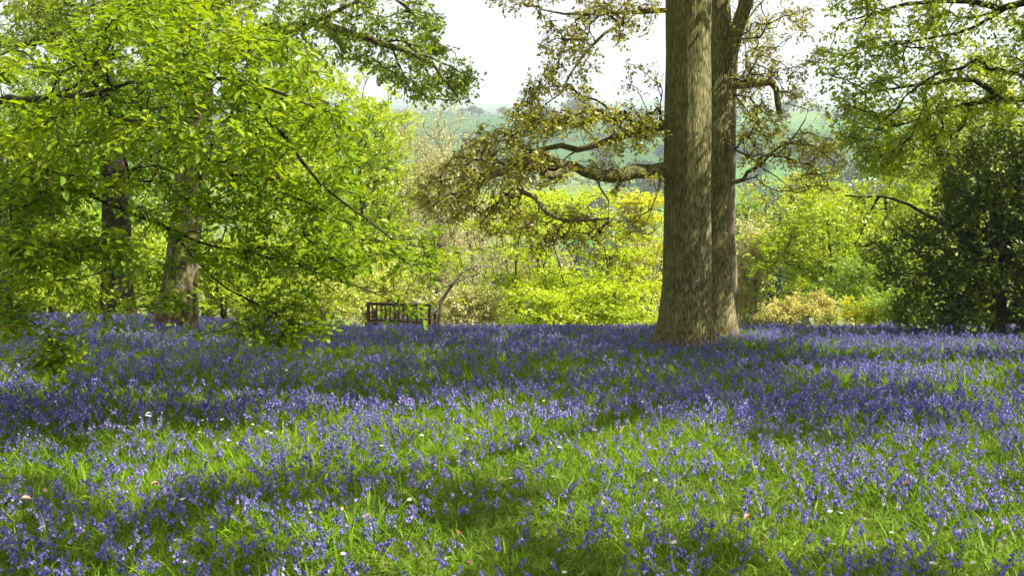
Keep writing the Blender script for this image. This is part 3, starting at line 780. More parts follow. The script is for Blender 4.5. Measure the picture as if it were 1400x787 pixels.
def bg_tree(name, label, cat, px, Y, top, bot, hw, leafm, n=130, leaf=.12, per=7, n_tw=5, layers=0, clumps=26, bark='barkpale', group=None, multi=1, tw=None, flat=.6, trunk_r=None, ydepth=None):
    x0 = at(px, 300, Y)[0]
    base = np.array([x0, Y, float(zt(x0, Y)) - .05])
    zt_, zb = at(px, top, Y)[2], at(px, bot, Y)[2]
    zb = max(zb, base[2] + .15)
    c = np.array([x0, Y, (zt_ + zb) / 2]); rz = (zt_ - zb) / 2 * .92
    rx = hw * Y / FPX * .9
    H = zt_ - base[2]
    r = trunk_r or max(.05, H * .018)
    tops = [c + np.array([rng.normal(0, .25) * rx, rng.normal(0, .25) * rx, rng.uniform(.2, .7) * rz]) for _ in range(max(multi, 1))]
    mid = lambda t: base + (t - base) * .5 + np.array([rng.normal(0, .06) * H, rng.normal(0, .05) * H, 0])
    root, sk, n_t = make_tree(name, label, cat, base, [base, mid(tops[0]), tops[0]], [r, r * .7, r * .25],
                              [([base + (0, 0, .1), mid(t), t], r * .8, r * .2) for t in tops[1:]] , M[bark], group=group,
                              flare_kw=dict(h=.2, amp=.3), sides=12, step=.4)
    n = int(n * 1.7); per = int(per * 1.4)
    T = crown_targets(c, (rx, ydepth or min(rx, 4.5), rz), n, clumps, layers)
    T = T[T[:, 2] > zt(T[:, 0], T[:, 1]) + .15]
    finish_tree(root, sk, n_t, T, M[leafm], M[bark], leaf_quad(), bf=.3, rt=.006 * Y / 30, rmax=r * .6, skip=2, n_tw=n_tw, tw_len=tw or leaf * 3.2, per=per,
                size=leaf, flat=.2 if layers else flat, droop=.05, jit=.3 if layers else .5, twr=.003 * Y / 30, cupvar=.5)
    return root


bg_tree('acer_tree', 'layered yellow green maple spreading behind the lawn beside the paired trunks', 'tree', 755, 30, 268, 432, 135, 'bg acer', n=520, leaf=.10, layers=8, clumps=75, multi=4, bark='barkdark', trunk_r=.07, tw=.34, per=6)
bg_tree('acer_tree', 'amber tinted maple just left of the big trunk, behind the lawn', 'tree', 868, 32, 268, 400, 62, 'bg amber', n=150, leaf=.10, layers=6, clumps=40, multi=3, bark='barkpale', trunk_r=.06, tw=.34, per=6)
bg_tree('shrub', 'low bright maple shrub beneath the amber maple at lawn edge', 'shrub', 850, 27, 395, 438, 78, 'bg acer', n=110, leaf=.10, layers=3, clumps=34, multi=3, bark='barkdark', trunk_r=.03, tw=.34, per=6)
bg_tree('shrub', 'low bright maple shrub under the left half of the layered maple', 'shrub', 735, 27, 400, 440, 80, 'bg acer', n=120, leaf=.09, layers=3, clumps=36, multi=3, bark='barkdark', trunk_r=.03, tw=.3, per=6)
bg_tree('bright_tree', 'tall luminous yellow green tree rising behind the bench', 'tree', 490, 42, 105, 420, 92, 'bg bright', n=420, leaf=.16, clumps=60, bark='barkdark')
bg_tree('bright_tree', 'rounded bright green tree behind the hanging leaf sprays, left of the tallest one', 'tree', 385, 38, 210, 432, 75, 'bg bright', n=240, leaf=.14, clumps=40, bark='barkdark')
bg_tree('shrub', 'bushy bright green shrub right behind the mottled trunk', 'shrub', 310, 30, 310, 436, 65, 'bg bright', n=170, leaf=.11, clumps=34, bark='barkdark', multi=3)
bg_tree('shrub', 'sunlit leafy shrub between the mottled trunk and the dark forked one', 'shrub', 205, 31, 300, 432, 50, 'bg bright', n=140, leaf=.11, clumps=30, bark='barkdark', multi=3)
bg_tree('shrub', 'sunny green thicket left of the dark forked trunk', 'shrub', 80, 31, 290, 432, 80, 'bg bright', n=200, leaf=.12, clumps=36, bark='barkdark', multi=3)
bg_tree('shrub', 'sunlit pale shrub low behind the bench', 'shrub', 510, 30, 345, 436, 75, 'bg olive', n=190, leaf=.09, clumps=36, bark='barkpale', multi=4)
bg_tree('green_tree', 'mid green tree filling the gap left of the dark forked trunk', 'tree', 60, 40, 90, 420, 110, 'bg green', n=330, leaf=.17, clumps=50, bark='barkdark')
bg_tree('green_tree', 'mid green tree seen between the two left trunks', 'tree', 210, 44, 70, 420, 90, 'bg green', n=300, leaf=.17, clumps=50, bark='barkdark')
bg_tree('green_tree', 'mid green tree right of the mottled trunk under the long limb', 'tree', 405, 52, 55, 420, 95, 'bg bright', n=430, leaf=.19, clumps=50, bark='barkdark')
bg_tree('bare_tree', 'pale beige tree barely in leaf between bench and layered maple', 'tree', 610, 38, 150, 432, 68, 'bg tan', n=420, leaf=.085, clumps=44, multi=4, per=4, flat=1.4, tw=.55)
bg_tree('bare_tree', 'thin straw coloured tree behind the beige one, nearer the valley', 'tree', 565, 48, 165, 430, 55, 'bg tan', n=280, leaf=.10, clumps=34, multi=3, per=4, flat=1.4, tw=.6)
bg_tree('bare_tree', 'straw coloured tree behind the layered maple crown', 'tree', 690, 46, 245, 430, 90, 'bg tan', n=330, leaf=.10, clumps=34, multi=3, per=4, flat=1.2, tw=.5)
bg_tree('bare_tree', 'peach tinted tree right of the slim pale trunk', 'tree', 1022, 34, 296, 440, 36, 'bg tan', n=220, leaf=.09, clumps=30, multi=3, per=5, flat=1.1, tw=.4)
bg_tree('bare_tree', 'straw tree peeking out left of the big trunk beneath the limb', 'tree', 900, 42, 300, 435, 60, 'bg tan', n=170, leaf=.10, clumps=30, multi=3, per=5, flat=1.1, tw=.45)
bg_tree('bright_tree', 'broad bright green tree right of the peach tinted one', 'tree', 1120, 33, 255, 436, 88, 'bg bright', n=330, leaf=.12, clumps=60, bark='barkdark', multi=2)
bg_tree('bright_tree', 'bright green tree behind the evergreen bush and bare arching branch', 'tree', 1215, 37, 200, 432, 75, 'bg bright', n=270, leaf=.13, clumps=50, bark='barkdark')
bg_tree('bright_tree', 'bright slope tree below the farm track, behind the drooping twigs', 'tree', 1090, 48, 225, 400, 70, 'bg olive', n=200, leaf=.14, clumps=40, bark='barkdark')
bg_tree('bright_tree', 'fresh green tree glimpsed just right of the paired trunks', 'tree', 1018, 60, 255, 420, 26, 'bg green', n=130, leaf=.18, clumps=26, bark='barkdark')
bg_tree('bright_tree', 'tall pale green tree behind the right hand evergreen', 'tree', 1330, 40, 60, 420, 110, 'bg olive', n=300, leaf=.16, clumps=50, bark='barkdark')
for k, (px, hw, tp, lab) in enumerate([(1078, 30, 410, 'leftmost orange blossomed azalea, below the broad green tree'), (1130, 36, 402, 'middle orange blossomed azalea, below the broad green tree'), (1185, 30, 410, 'rightmost orange blossomed azalea, next to the evergreen bush')]):
    bg_tree('azalea_bush', lab, 'shrub', px, 26.5, tp, 442, hw, 'bg azalea' if k < 2 else 'bg amber', n=48, leaf=.07, clumps=20, multi=5, trunk_r=.02, tw=.22, group='orange azaleas along the lawn edge')

for (px, Y, tp, hw, mt, lab) in [(640, 28, 392, 45, 'bg tan', 'low pale straw shrub just right of the bench'), (440, 28, 375, 55, 'bg olive', 'pale green shrub a little left of the bench'),
        (1245, 26, 385, 50, 'bg green', 'bright green shrub between the azaleas and the evergreen bush'), 
        (375, 29, 385, 50, 'bg bright', 'low bright shrub beneath the rounded green tree'), (135, 29, 370, 55, 'bg bright', 'low bright shrub directly behind the dark forked trunk'), (15, 28, 360, 55, 'bg bright', 'bright shrub at the left edge behind the thin dark trunk'),
        (1180, 29, 350, 60, 'bg green', 'leafy green shrub behind the orange azaleas')]:
    bg_tree('shrub', lab, 'shrub', px, Y, tp, 442, hw, mt, n=110, leaf=.09, clumps=30, bark='barkpale', multi=4, trunk_r=.03, tw=.35)

# arching pale branch tree near the bench
bb = at(597, 436, 25.5); bb[2] = float(zt(bb[0], bb[1])) - .05
arch, sk, nt_ = make_tree('bare_sapling', 'leaning bare stem arching right beside the bench', 'sapling', bb,
    [bb] + pxpath([(603, 412, 25.5), (617, 391, 25.5), (632, 372, 25.5), (650, 364, 25.5), (668, 364, 25.5)]), [.07, .055, .05, .04, .03, .015],
    [(pxpath([(610, 392, 25.5), (630, 383, 25.4), (640, 378, 25.4)]), .025, .01)], M['barkpale'], flare_kw=dict(h=.2, amp=.2), sides=12)
finish_tree(arch, sk, nt_, poly_targets([(600, 370), (690, 340), (690, 375), (620, 385)], 26, 25, 26), M['bg tan'], M['barkpale'], leaf_quad(), n_tw=4, tw_len=.3, per=4, size=.05, flat=1, jit=.5, skip=3)

# tree with bare branch right of centre (stands behind the evergreen)
bz = at(1300, 440, 21.5); bz[2] = float(zt(bz[0], bz[1])) - .05
bare, sk, nt_ = make_tree('leaning_tree', 'tree behind the evergreen bush with one bare branch arching out left', 'tree', bz,
    [bz] + pxpath([(1302, 380, 21.5), (1303, 310, 21.5), (1297, 250, 21.5), (1285, 205, 21.5), (1270, 170, 21.5), (1262, 120, 21.5)]), [.2, .16, .14, .13, .11, .08, .05],
    [(pxpath([(1302, 312, 21.5), (1271, 295, 21), (1235, 276, 20.7), (1205, 269, 20.5), (1180, 270, 20.3), (1157, 266, 20.2)]), .065, .016),
     (pxpath([(1201, 270, 20.5), (1190, 290, 20.4), (1182, 306, 20.4), (1169, 338, 20.3)]), .025, .008),
     (pxpath([(1292, 240, 21.5), (1275, 228, 21.2), (1250, 224, 21), (1225, 226, 20.8)]), .045, .012),
     (pxpath([(1290, 225, 21.5), (1310, 180, 21.5), (1330, 140, 21.5)]), .06, .02)], M['barkdark'], sides=20, flare_kw=dict(h=.3, amp=.3))
finish_tree(bare, sk, nt_, np.vstack([poly_targets([(1180, 170), (1330, 110), (1340, 210), (1270, 250), (1200, 240)], 110, 20.2, 22.4, gap=.3),
    poly_targets([(1150, 262), (1240, 272), (1200, 340), (1160, 345)], 26, 20, 20.8)]), M['oakyellow'], M['barkdark'], leaf_oak(), n_tw=5, tw_len=.28, per=5, size=.085, flat=.6, jit=.45)

# ---- evergreen bush at the right
bh = gpt(1365, 19.0); bh[0] = at(1365, 440, 19)[0]; bh[2] = float(zt(bh[0], bh[1])) - .05
eh = np.array(bh)
hol, sk, nt_ = make_tree('evergreen_bush', 'large dark glossy evergreen bush at the right edge of the lawn', 'bush', bh,
    [eh, eh + (0, 0, 1.2), eh + (.1, 0, 2.6), eh + (.2, .1, 3.8)], [.14, .12, .08, .03],
    [([eh + (0, 0, .3), eh + (-.8, -.2, .9), eh + (-1.8, -.2, 1.3)], .06, .02), ([eh + (0, 0, .4), eh + (.8, -.3, 1.2), eh + (1.6, -.3, 2)], .06, .02),
     ([eh + (0, 0, .8), eh + (-.6, -.6, 1.8), eh + (-.8, -.8, 2.6)], .05, .02)], M['barkdark'], sides=14, flare_kw=dict(h=.2, amp=.3))
T = np.vstack([
    poly_targets([(1225, 440), (1235, 395), (1185, 380), (1178, 345), (1215, 310), (1275, 290), (1288, 240), (1300, 200), (1345, 165), (1400, 155), (1500, 160), (1540, 300), (1520, 450)], 900, 18.1, 20.2, gap=.16, sd=15),
    poly_targets([(1260, 440), (1270, 330), (1320, 260), (1420, 200), (1500, 220), (1510, 445)], 560, 18.4, 19.8)])
T = T[T[:, 2] > zt(T[:, 0], T[:, 1]) + .08]
finish_tree(hol, sk, nt_, T, M['holly'], M['barkdark'], leaf_oak(), bf=.25, rt=.005, rmax=.05, skip=2, n_tw=6, tw_len=.26, per=6, size=.098, flat=1, droop=.05, jit=.6, crown='foliage')

# ------------------------------------------------------------------ far valley: wood, hedges, ridge trees, track
def far_proto(name, leafm, seed, n=70, w=.42, conif=False):
    root = empty(name, (0, 0, 0))
    g = Geo(); tube(g, [(0, 0, -.05), (0, 0, .3), (.02, 0, .75)], [.035, .028, .01], 6); g.build('trunk', M['barkdark'], root)
    gl = Geo(); cl = 16
    C = unit(rng.normal(0, 1, (cl, 3))) * rng.uniform(.3, 1, (cl, 1)) * [w * .75, w * .75, .30] + [0, 0, .62]
    if conif: C = np.column_stack([rng.normal(0, .16, cl), rng.normal(0, .16, cl), rng.choice([.5, .62, .74, .84, .92], cl)])
    i = rng.integers(0, cl, n * 16)
    P = C[i] + rng.normal(0, 1, (len(i), 3)) * ([.10, .10, .03] if conif else [.09, .09, .07])
    P[:, 2] = np.clip(P[:, 2], .08, 1.0)
    N = unit(rng.normal(0, .8, P.shape) + [0, 0, .7]); X = unit(np.cross(N, rng.normal(0, 1, P.shape)))
    var = np.clip(rng.random(cl)[i] * .6 + rng.random(len(i)) * .4, 0, 1)
    scatter(gl, leaf_quad(), P, X, N, rng.uniform(.05, .10, len(i)), 0, var)
    gl.build('crown', M[leafm], root)
    return root


FARKIND = []
def far_put(proto, used, x, y, h, label, cat, group, wid=1.0):
    o = proto if not used else copy_tree(proto)
    o.location = (float(x), float(y), float(zt(x, y)) - .1); s = h
    o.scale = (s * wid, s * wid, s); o.rotation_euler.z = random.uniform(0, 6.28)
    tag(o, label, cat, group)


pw = [far_proto('woodland_tree', 'bg wood', k) for k in range(3)]
used = [0, 0, 0]
spots = []
for _ in range(64): spots.append((rng.uniform(45, 175), rng.uniform(330, 560)))
for _ in range(26): spots.append((rng.uniform(20, 75), rng.uniform(230, 330)))
for _ in range(40): spots.append((rng.uniform(-60, 60), rng.uniform(170, 240)))
for i, (x, y) in enumerate(spots):
    k = i % 3
    far_put(pw[k], used[k], x, y, rng.uniform(7, 12), 'hazy woodland tree in the dark wood across the valley', 'tree', 'trees of the wood across the valley', rng.uniform(.9, 1.3)); used[k] = 1
pr = [far_proto('hedgerow_tree', 'bg hedge', k) for k in range(3)]; used = [0, 0, 0]
for i, (px, hh) in enumerate([(500, 11), (520, 9), (632, 6), (645, 8), (656, 7.5), (690, 9), (722, 7), (745, 11), (783, 14), (790, 19), (797, 13), (830, 6), (872, 9), (905, 6), (1062, 8), (1072, 10), (1150, 7)]):
    y = 940 + rng.uniform(-12, 20); x = (px - 700) / FPX * y
    k = i % 3
    far_put(pr[k], used[k], x, y, hh * 1.15, 'hazy rounded tree on the far ridge hedge line', 'tree', 'hedgerow trees along the far ridge', 1.9); used[k] = 1
for i in range(70):
    ln = [((-40, 430), (190, 440)), ((-220, 645), (180, 655)), ((-10, 440), (-25, 640)), ((20, 770), (330, 800)), ((60, 520), (250, 600)), ((-300, 830), (-60, 800))][i % 6]
    t = rng.random(); x = ln[0][0] * (1 - t) + ln[1][0] * t + rng.normal(0, 4); y = ln[0][1] * (1 - t) + ln[1][1] * t + rng.normal(0, 5)
    k = i % 3; far_put(pr[k], 1, x, y, rng.uniform(6, 13), 'hazy dark field tree on the hillside below the ridge', 'tree', 'trees in the hillside hedges', rng.uniform(1, 1.5))
pn = far_proto('pine_tree', 'bg pine', 0, conif=True)
for i, (px, y, top_) in enumerate([(1036, 95, 288), (1058, 105, 284), (1016, 110, 300)]):
    x = (px - 700) / FPX * y * 1.0; zg = float(zt(x, y)); h = at(px, top_, y)[2] - zg
    far_put(pn, i, x, y, h, ['flat topped blue green pine seen in the gap right of the oaks', 'darker pine behind the peach tinted tree, right of the flat topped one', 'small pine half hidden by the slim pale trunk'][i], 'tree', None, .55)


def hedge(label, pts, w=4, h=3.2, seg=3.):
    P = spline([np.array([x, y, 0]) for x, y in pts], seg)
    P[:, 2] = zt(P[:, 0], P[:, 1])
    base = P[len(P) // 2].copy(); root = empty('hedge', base); tag(root, label, 'hedge')
    gl = Geo(); n = len(P) * 26; i = rng.integers(0, len(P), n)
    Q = P[i] + np.column_stack([rng.normal(0, seg * .5, n), rng.normal(0, w * .3, n), rng.random(n) * h * rng.uniform(.7, 1.3, len(P))[i]])
    N = unit(rng.normal(0, 1, Q.shape) + [0, 0, .5]); X = unit(np.cross(N, rng.normal(0, 1, Q.shape)))
    scatter(gl, leaf_quad(), Q, X, N, rng.uniform(.9, 1.6, n), 0, np.clip(rng.random(len(P))[i] * .5 + rng.random(n) * .5, 0, 1))
    gl.build('foliage', M['bg hedge'], root, base)


hedge('dark hedge along the far ridge behind the green field', [(-330, 935), (-150, 940), (0, 938), (150, 936), (330, 940)], h=5)
hedge('hedge dividing the pale green fields under the oak limb', [(-40, 430), (30, 440), (110, 425), (190, 440)])
hedge('upper hedge crossing the hillside fields', [(-220, 640), (-80, 650), (60, 640), (180, 660)])
hedge('hedge running downhill between the far fields', [(10, 440), (-10, 540), (-25, 640)], w=3)
# pale farm track climbing the hillside
TP = spline([np.array([x, y, 0.]) for x, y in [(62, 330), (85, 345), (105, 375), (135, 420), (170, 470)]], 6)
g = Geo(); d = unit(np.gradient(TP, axis=0)); nrm = np.column_stack([-d[:, 1], d[:, 0], 0 * d[:, 0]])
L_, R_ = TP + nrm * 2.2, TP - nrm * 2.2
for A in (L_, R_): A[:, 2] = zt(A[:, 0], A[:, 1]) + .25
n = len(TP); g.add(np.vstack([L_, R_]), [[i, i + 1, n + i + 1, n + i] for i in range(n - 1)])
M['track'] = plain_mat('pale track', (.42, .40, .38), (.5, .48, .46), scale=(.2, .2, .2))
tag(g.build('road', M['track']), kind='structure')

# ------------------------------------------------------------------ bench (seen from behind)
def box(bm, c, s, rot=None):
    r = bmesh.ops.create_cube(bm, size=1)
    for v in r['verts']:
        v.co = Vector((v.co.x * s[0], v.co.y * s[1], v.co.z * s[2]))
        if rot: v.co.rotate(rot)
        v.co += Vector(c)


def bm_obj(name, fn, mat, parent):
    bm = bmesh.new(); fn(bm)
    bmesh.ops.bevel(bm, geom=bm.edges[:], offset=.004, segments=1, affect='EDGES')
    me = bpy.data.meshes.new(name); bm.to_mesh(me); bm.free(); me.materials.append(mat)
    o = bpy.data.objects.new(name, me); COL.objects.link(o); o.parent = parent
    return o


BY = 22.6
bp = at(545, 414, BY)
zg = bp[2] - .93
bench = empty('park_bench', (bp[0], BY, zg)); bench.rotation_euler.z = R(-9)
tag(bench, 'wooden slatted bench facing away over the valley at the lawn edge', 'bench')
BW = 1.52
from mathutils import Euler
lean = Euler((R(8), 0, 0))
# the seat is on the far (+y) side, the back towards the camera
def back(bm):
    box(bm, (0, 0, .895), (BW - .13, .05, .062)); box(bm, (0, 0, .50), (BW - .13, .04, .05))
    for i in range(13):
        box(bm, (-.63 + i * .105, 0, .695), (.036, .018, .345))
bm_obj('backrest', back, M['wood'], bench)
def seat(bm):
    for i in range(6): box(bm, (0, .10 + i * .078, .43 + .003 * i), (BW - .02, .062, .022))
    box(bm, (0, .09, .37), (BW - .14, .03, .07)); box(bm, (0, .50, .37), (BW - .14, .03, .07))
bm_obj('seat', seat, M['wood'], bench)
for s in (-1, 1):
    bm_obj('leg', lambda bm: box(bm, (s * (BW / 2 - .032), 0, .465), (.064, .064, .93)), M['wood'], bench)
    bm_obj('leg', lambda bm: box(bm, (s * (BW / 2 - .032), .53, .315), (.064, .064, .63)), M['wood'], bench)
    bm_obj('armrest', lambda bm: box(bm, (s * (BW / 2 - .032), .30, .651), (.075, .60, .036)), M['wood'], bench)

# ------------------------------------------------------------------ bluebells and grass
def bell(sides, rings):
    """Hanging bell along -z, unit length."""
    V, Q = [], []
    for r, z in rings:
        for k in range(sides):
            a = k / sides * 2 * math.pi
            V.append((r * math.cos(a), r * math.sin(a), z))
    for i in range(len(rings) - 1):
        for k in range(sides):
            Q.append((i * sides + k, i * sides + (k + 1) % sides, (i + 1) * sides + (k + 1) % sides, (i + 1) * sides + k))
    return np.array(V), np.array(Q)


BELL_HI = bell(6, [(.06, 0), (.25, -.08), (.30, -.45), (.32, -.72), (.56, -.98), (.62, -.88)])
BELL_LO = bell(4, [(.1, 0), (.33, -.35), (.5, -1)])


def rotmat(a, axis):
    c, s = math.cos(a), math.sin(a)
    return np.array({'x': [[1, 0, 0], [0, c, -s], [0, s, c]], 'y': [[c, 0, s], [0, 1, 0], [-s, 0, c]], 'z': [[c, -s, 0], [s, c, 0], [0, 0, 1]]}[axis])


def bluebell_variant(hi, nb, h):
    """returns (stem Geo, head Geo): a nodding one sided raceme"""
    gs, gh = Geo(), Geo()
    bend = rng.uniform(.04, .10)
    t = np.linspace(0, 1, 7 if hi else 4)
    f = lambda t: np.column_stack([bend * np.clip(t - .35, 0, 1) ** 1.5 * 2.2 * (h / .3), .01 * np.sin(t * 4), h * (t - .10 * np.clip(t - .6, 0, 1) ** 2 * 3)])
    tube(gs, f(t), np.linspace(.0026, .0012, len(t)), 4 if hi else 3, 0, rng.random())
    BV, BQ = BELL_HI if hi else BELL_LO
    for i in range(nb):
        s = .62 + .38 * (i + .5) / nb
        p = f(np.array([s]))[0]
        az = rng.normal(0, 1.0)
        out = np.array([math.cos(az), math.sin(az), 0])
        ln = (.0155 if hi else .0195) * rng.uniform(.85, 1.15) * (1 - .3 * (i / nb))
        q = p + out * rng.uniform(.007, .018) + [0, 0, -.004]
        Rm = rotmat(az, 'z') @ rotmat(-rng.uniform(.15, .9), 'y') @ rotmat(rng.uniform(0, 6), 'z')
        gh.add(q + (BV * ln) @ Rm.T, BQ, 0, np.clip(rng.normal(.5, .28), 0, 1))
        if hi: tube(gh, [p, p + (q - p) * .6 + [0, 0, .004], q], [.0009, .0009, .0012], 3, 1, .5)
    return gs, gh


def strap(n_seg, L, w, az, lean, curve):
    t = np.linspace(0, 1, n_seg + 1)
    ang = lean + curve * t
    out = np.cumsum(np.concatenate([[0], np.sin((ang[1:] + ang[:-1]) / 2)])) * L / n_seg
    up = np.cumsum(np.concatenate([[0], np.cos((ang[1:] + ang[:-1]) / 2)])) * L / n_seg
    ww = w * np.array([.6, 1, .9, .12] if n_seg == 3 else [.7, 1, .15])
    d = np.array([math.cos(az), math.sin(az)]); s = np.array([-d[1], d[0]])
    C = np.column_stack([out * d[0], out * d[1], up])
    V = np.stack([C + np.column_stack([s[0] * ww / 2, s[1] * ww / 2, 0 * ww]), C - np.column_stack([s[0] * ww / 2, s[1] * ww / 2, 0 * ww])], 1).reshape(-1, 3)
    Q = [[2*i, 2*i+1, 2*i+3, 2*i+2] for i in range(n_seg)]
    return V, Q


def plant_density(x, y):
    """Bluebell stems per square metre."""
    base = np.interp(y, [3.8, 5, 6.5, 8, 10, 13, 17, 24], [92, 102, 98, 86, 74, 62, 72, 100])
    patch = fbm(x * .8, y * .55, 31)
    fine = fbm(x * 2.6, y * 2.6, 33)
    px = x / y * FPX + 700
    right = 1 + .30 * sstep(650, 1150, px) * sstep(16, 9, y)
    leftgap = 1 - .2 * np.exp(-((px - 260) / 260) ** 2 - ((y - 6.6) / 1.4) ** 2)
    return base * right * leftgap * np.clip(.78 + 1.8 * (patch - .42), .45, 1.8) * np.clip(.3 + 2.0 * (fine - .25), .15, 2)


def sample_field(fn, y0, y1, dens_max):
    area = 0; out = []
    ye = np.arange(y0, y1, .5)
    for a in ye:
        w = .535 * (a + .5) + 3.6
        n = rng.poisson(dens_max * 2 * w * .5)
        x = rng.uniform(-w, w, n); y = rng.uniform(a, a + .5, n)
        k = rng.random(n) < fn(x, y) / dens_max
        out.append(np.column_stack([x[k], y[k]]))
    return np.vstack(out)


def blocked(p):
    k = np.ones(len(p), bool)
    for bx, by, r in ((b[0], b[1], .50), (b2[0], b2[1], .42), (b4[0], b4[1], .5), (b6[0], b6[1], .2), (b3[0], b3[1], .16)):
        dd = np.hypot(p[:, 0] - bx, p[:, 1] - by); k &= (dd > r) & ((dd > r * 1.9) | (rng.random(len(p)) < .45))
    return k


BB = sample_field(plant_density, 3.7, 24.0, 760)
BB = BB[blocked(BB)]
BZ = zt(BB[:, 0], BB[:, 1])
bqx, bqy, bf_ = project(np.column_stack([BB, BZ + .2]))
infr = (bqx > 12) & (bqx < 1388) & (bqy < 765) & (bqy > 300)
order = np.argsort(np.where(infr, bf_, 1e9))
IND = order[:300]; rest = np.setdiff1d(np.arange(len(BB)), IND)

HI = [bluebell_variant(True, int(rng.integers(6, 11)), rng.uniform(.12, .22)) for _ in range(12)]
hi_mesh = []
for gs, gh in HI:
    for _ in range(3):
        V, Q = strap(3, rng.uniform(.12, .2), .008, rng.uniform(0, 6.28), rng.uniform(.3, .8), rng.uniform(.5, 1.3)); gs.add(V, Q, 1, rng.uniform(.2, .7))
    o1 = gs.build('bluebell', [M['stem'], M['grass']]); o2 = gh.build('flower_head', [M['bell'], M['stem']])
    hi_mesh.append((o1.data, o2.data)); bpy.data.objects.remove(o1); bpy.data.objects.remove(o2)
for n_, i in enumerate(IND):
    ms, mh = hi_mesh[int(rng.integers(len(hi_mesh)))]
    o = bpy.data.objects.new('bluebell', ms); COL.objects.link(o)
    o.location = (BB[i, 0], BB[i, 1], BZ[i]); s = rng.uniform(.8, 1.15); o.scale = (s, s, s)
    o.rotation_euler = (rng.normal(0, .08), rng.normal(0, .08), rng.uniform(0, 6.28))
    tag(o, 'nodding violet blue bluebell in the grass along the front of the lawn', 'flower', 'nearest bluebells at the front of the lawn')
    h = bpy.data.objects.new('flower_head', mh); COL.objects.link(h); h.parent = o


def instance(geo, var, pos, rz, sc, tilt=.08, mat=0, dv=None):
    """copies of a Geo-made variant merged into one carpet"""
    V = np.concatenate(var.v); Q = np.concatenate(var.q); C = np.concatenate(var.c); m = np.concatenate(var.m)
    n = len(pos); c, s = np.cos(rz), np.sin(rz)
    tx, ty = rng.normal(0, tilt, (2, n))
    x = V[None, :, 0] * c[:, None] - V[None, :, 1] * s[:, None]
    y = V[None, :, 0] * s[:, None] + V[None, :, 1] * c[:, None]
    z = np.broadcast_to(V[None, :, 2], x.shape)
    W = np.stack([x + z * tx[:, None], y + z * ty[:, None], z], -1) * sc[:, None, None] + pos[:, None]
    QQ = Q[None] + (np.arange(n) * len(V))[:, None, None]
    if dv is None: dv = np.zeros(n)
    geo.add(W.reshape(-1, 3), QQ.reshape(-1, 4), np.tile(m + mat, n), np.clip(C[None] + dv[:, None], 0, 1).ravel())


carpet = Geo()
RP = np.column_stack([BB[rest], BZ[rest]])
near = RP[:, 1] < 8.0
for hi, P in ((True, RP[near]), (False, RP[~near])):
    nv = 12
    k = rng.integers(0, nv, len(P))
    for j in range(nv):
        gs, gh = HI[j] if hi else bluebell_variant(False, int(rng.integers(6, 10)), rng.uniform(.15, .26))
        p = P[k == j]; n = len(p)
        rz = rng.uniform(0, 6.28, n); sc = rng.uniform(.8, 1.2, n)
        st = rng.bit_generator.state
        if not hi:
            V, Q = strap(2, .2, .011, 0., .6, .9); gs.add(V, Q, 1, .4)
        rng.bit_generator.state = st
        instance(carpet, gs, p, rz, sc, tilt=.06, mat=1)      # 1 stem 2 grass
        rng.bit_generator.state = st
        gh2 = Geo(); gh2.v, gh2.q, gh2.c, gh2.n = gh.v, gh.q, gh.c, gh.n; gh2.m = [np.where(m == 1, 1, 0) for m in gh.m]
        instance(carpet, gh2, p, rz, sc, tilt=.06, mat=0, dv=(fbm(p[:, 0] * .9, p[:, 1] * .9, 40) - .5) * .8)
tag(carpet.build('bluebell_carpet', [M['bell'], M['stem'], M['grass']]), kind='stuff', label='dense violet blue carpet of bluebells across the lawn', cat='flowers')

def grass_density(x, y):
    return np.interp(y, [3.5, 6, 9, 14, 24], [4200, 3300, 1800, 850, 480]) * np.clip(.55 + .9 * fbm(x * 1.5, y * 1.5, 51), .3, 1.4)


GP = sample_field(grass_density, 3.4, 24.0, 5200)
GP = GP[blocked(GP)]
n = len(GP)
def blades(n, xy, segs, Ls, ws, lean, curve, var):
    t = np.linspace(0, 1, segs + 1)
    ang = lean[:, None] + curve[:, None] * t[None]
    am = (ang[:, 1:] + ang[:, :-1]) / 2
    z0 = np.zeros((n, 1))
    out = np.concatenate([z0, np.cumsum(np.sin(am), 1)], 1) * Ls[:, None] / segs
    up = np.concatenate([z0, np.cumsum(np.cos(am), 1)], 1) * Ls[:, None] / segs
    az = rng.uniform(0, 2 * math.pi, n)
    dx, dy = np.cos(az)[:, None], np.sin(az)[:, None]
    prof = np.array([.7, 1, .8, .1] if segs == 3 else [.8, 1, .12])
    w = ws[:, None] * prof[None] / 2
    bz = zt(xy[:, 0], xy[:, 1])[:, None]
    tw = rng.normal(0, .5, (n, 1))
    cx, cy, cz = xy[:, :1] + out * dx, xy[:, 1:] + out * dy, bz - .01 + up
    A = np.stack([cx - dy * w, cy + dx * w, cz + tw * w], -1); B = np.stack([cx + dy * w, cy - dx * w, cz - tw * w], -1)
    V = np.stack([A, B], 2).reshape(n, -1, 3)
    Q = np.array([[2*i, 2*i+1, 2*i+3, 2*i+2] for i in range(segs)])[None] + (np.arange(n) * V.shape[1])[:, None, None]
    return V.reshape(-1, 3), Q.reshape(-1, 4), np.repeat(var, V.shape[1])


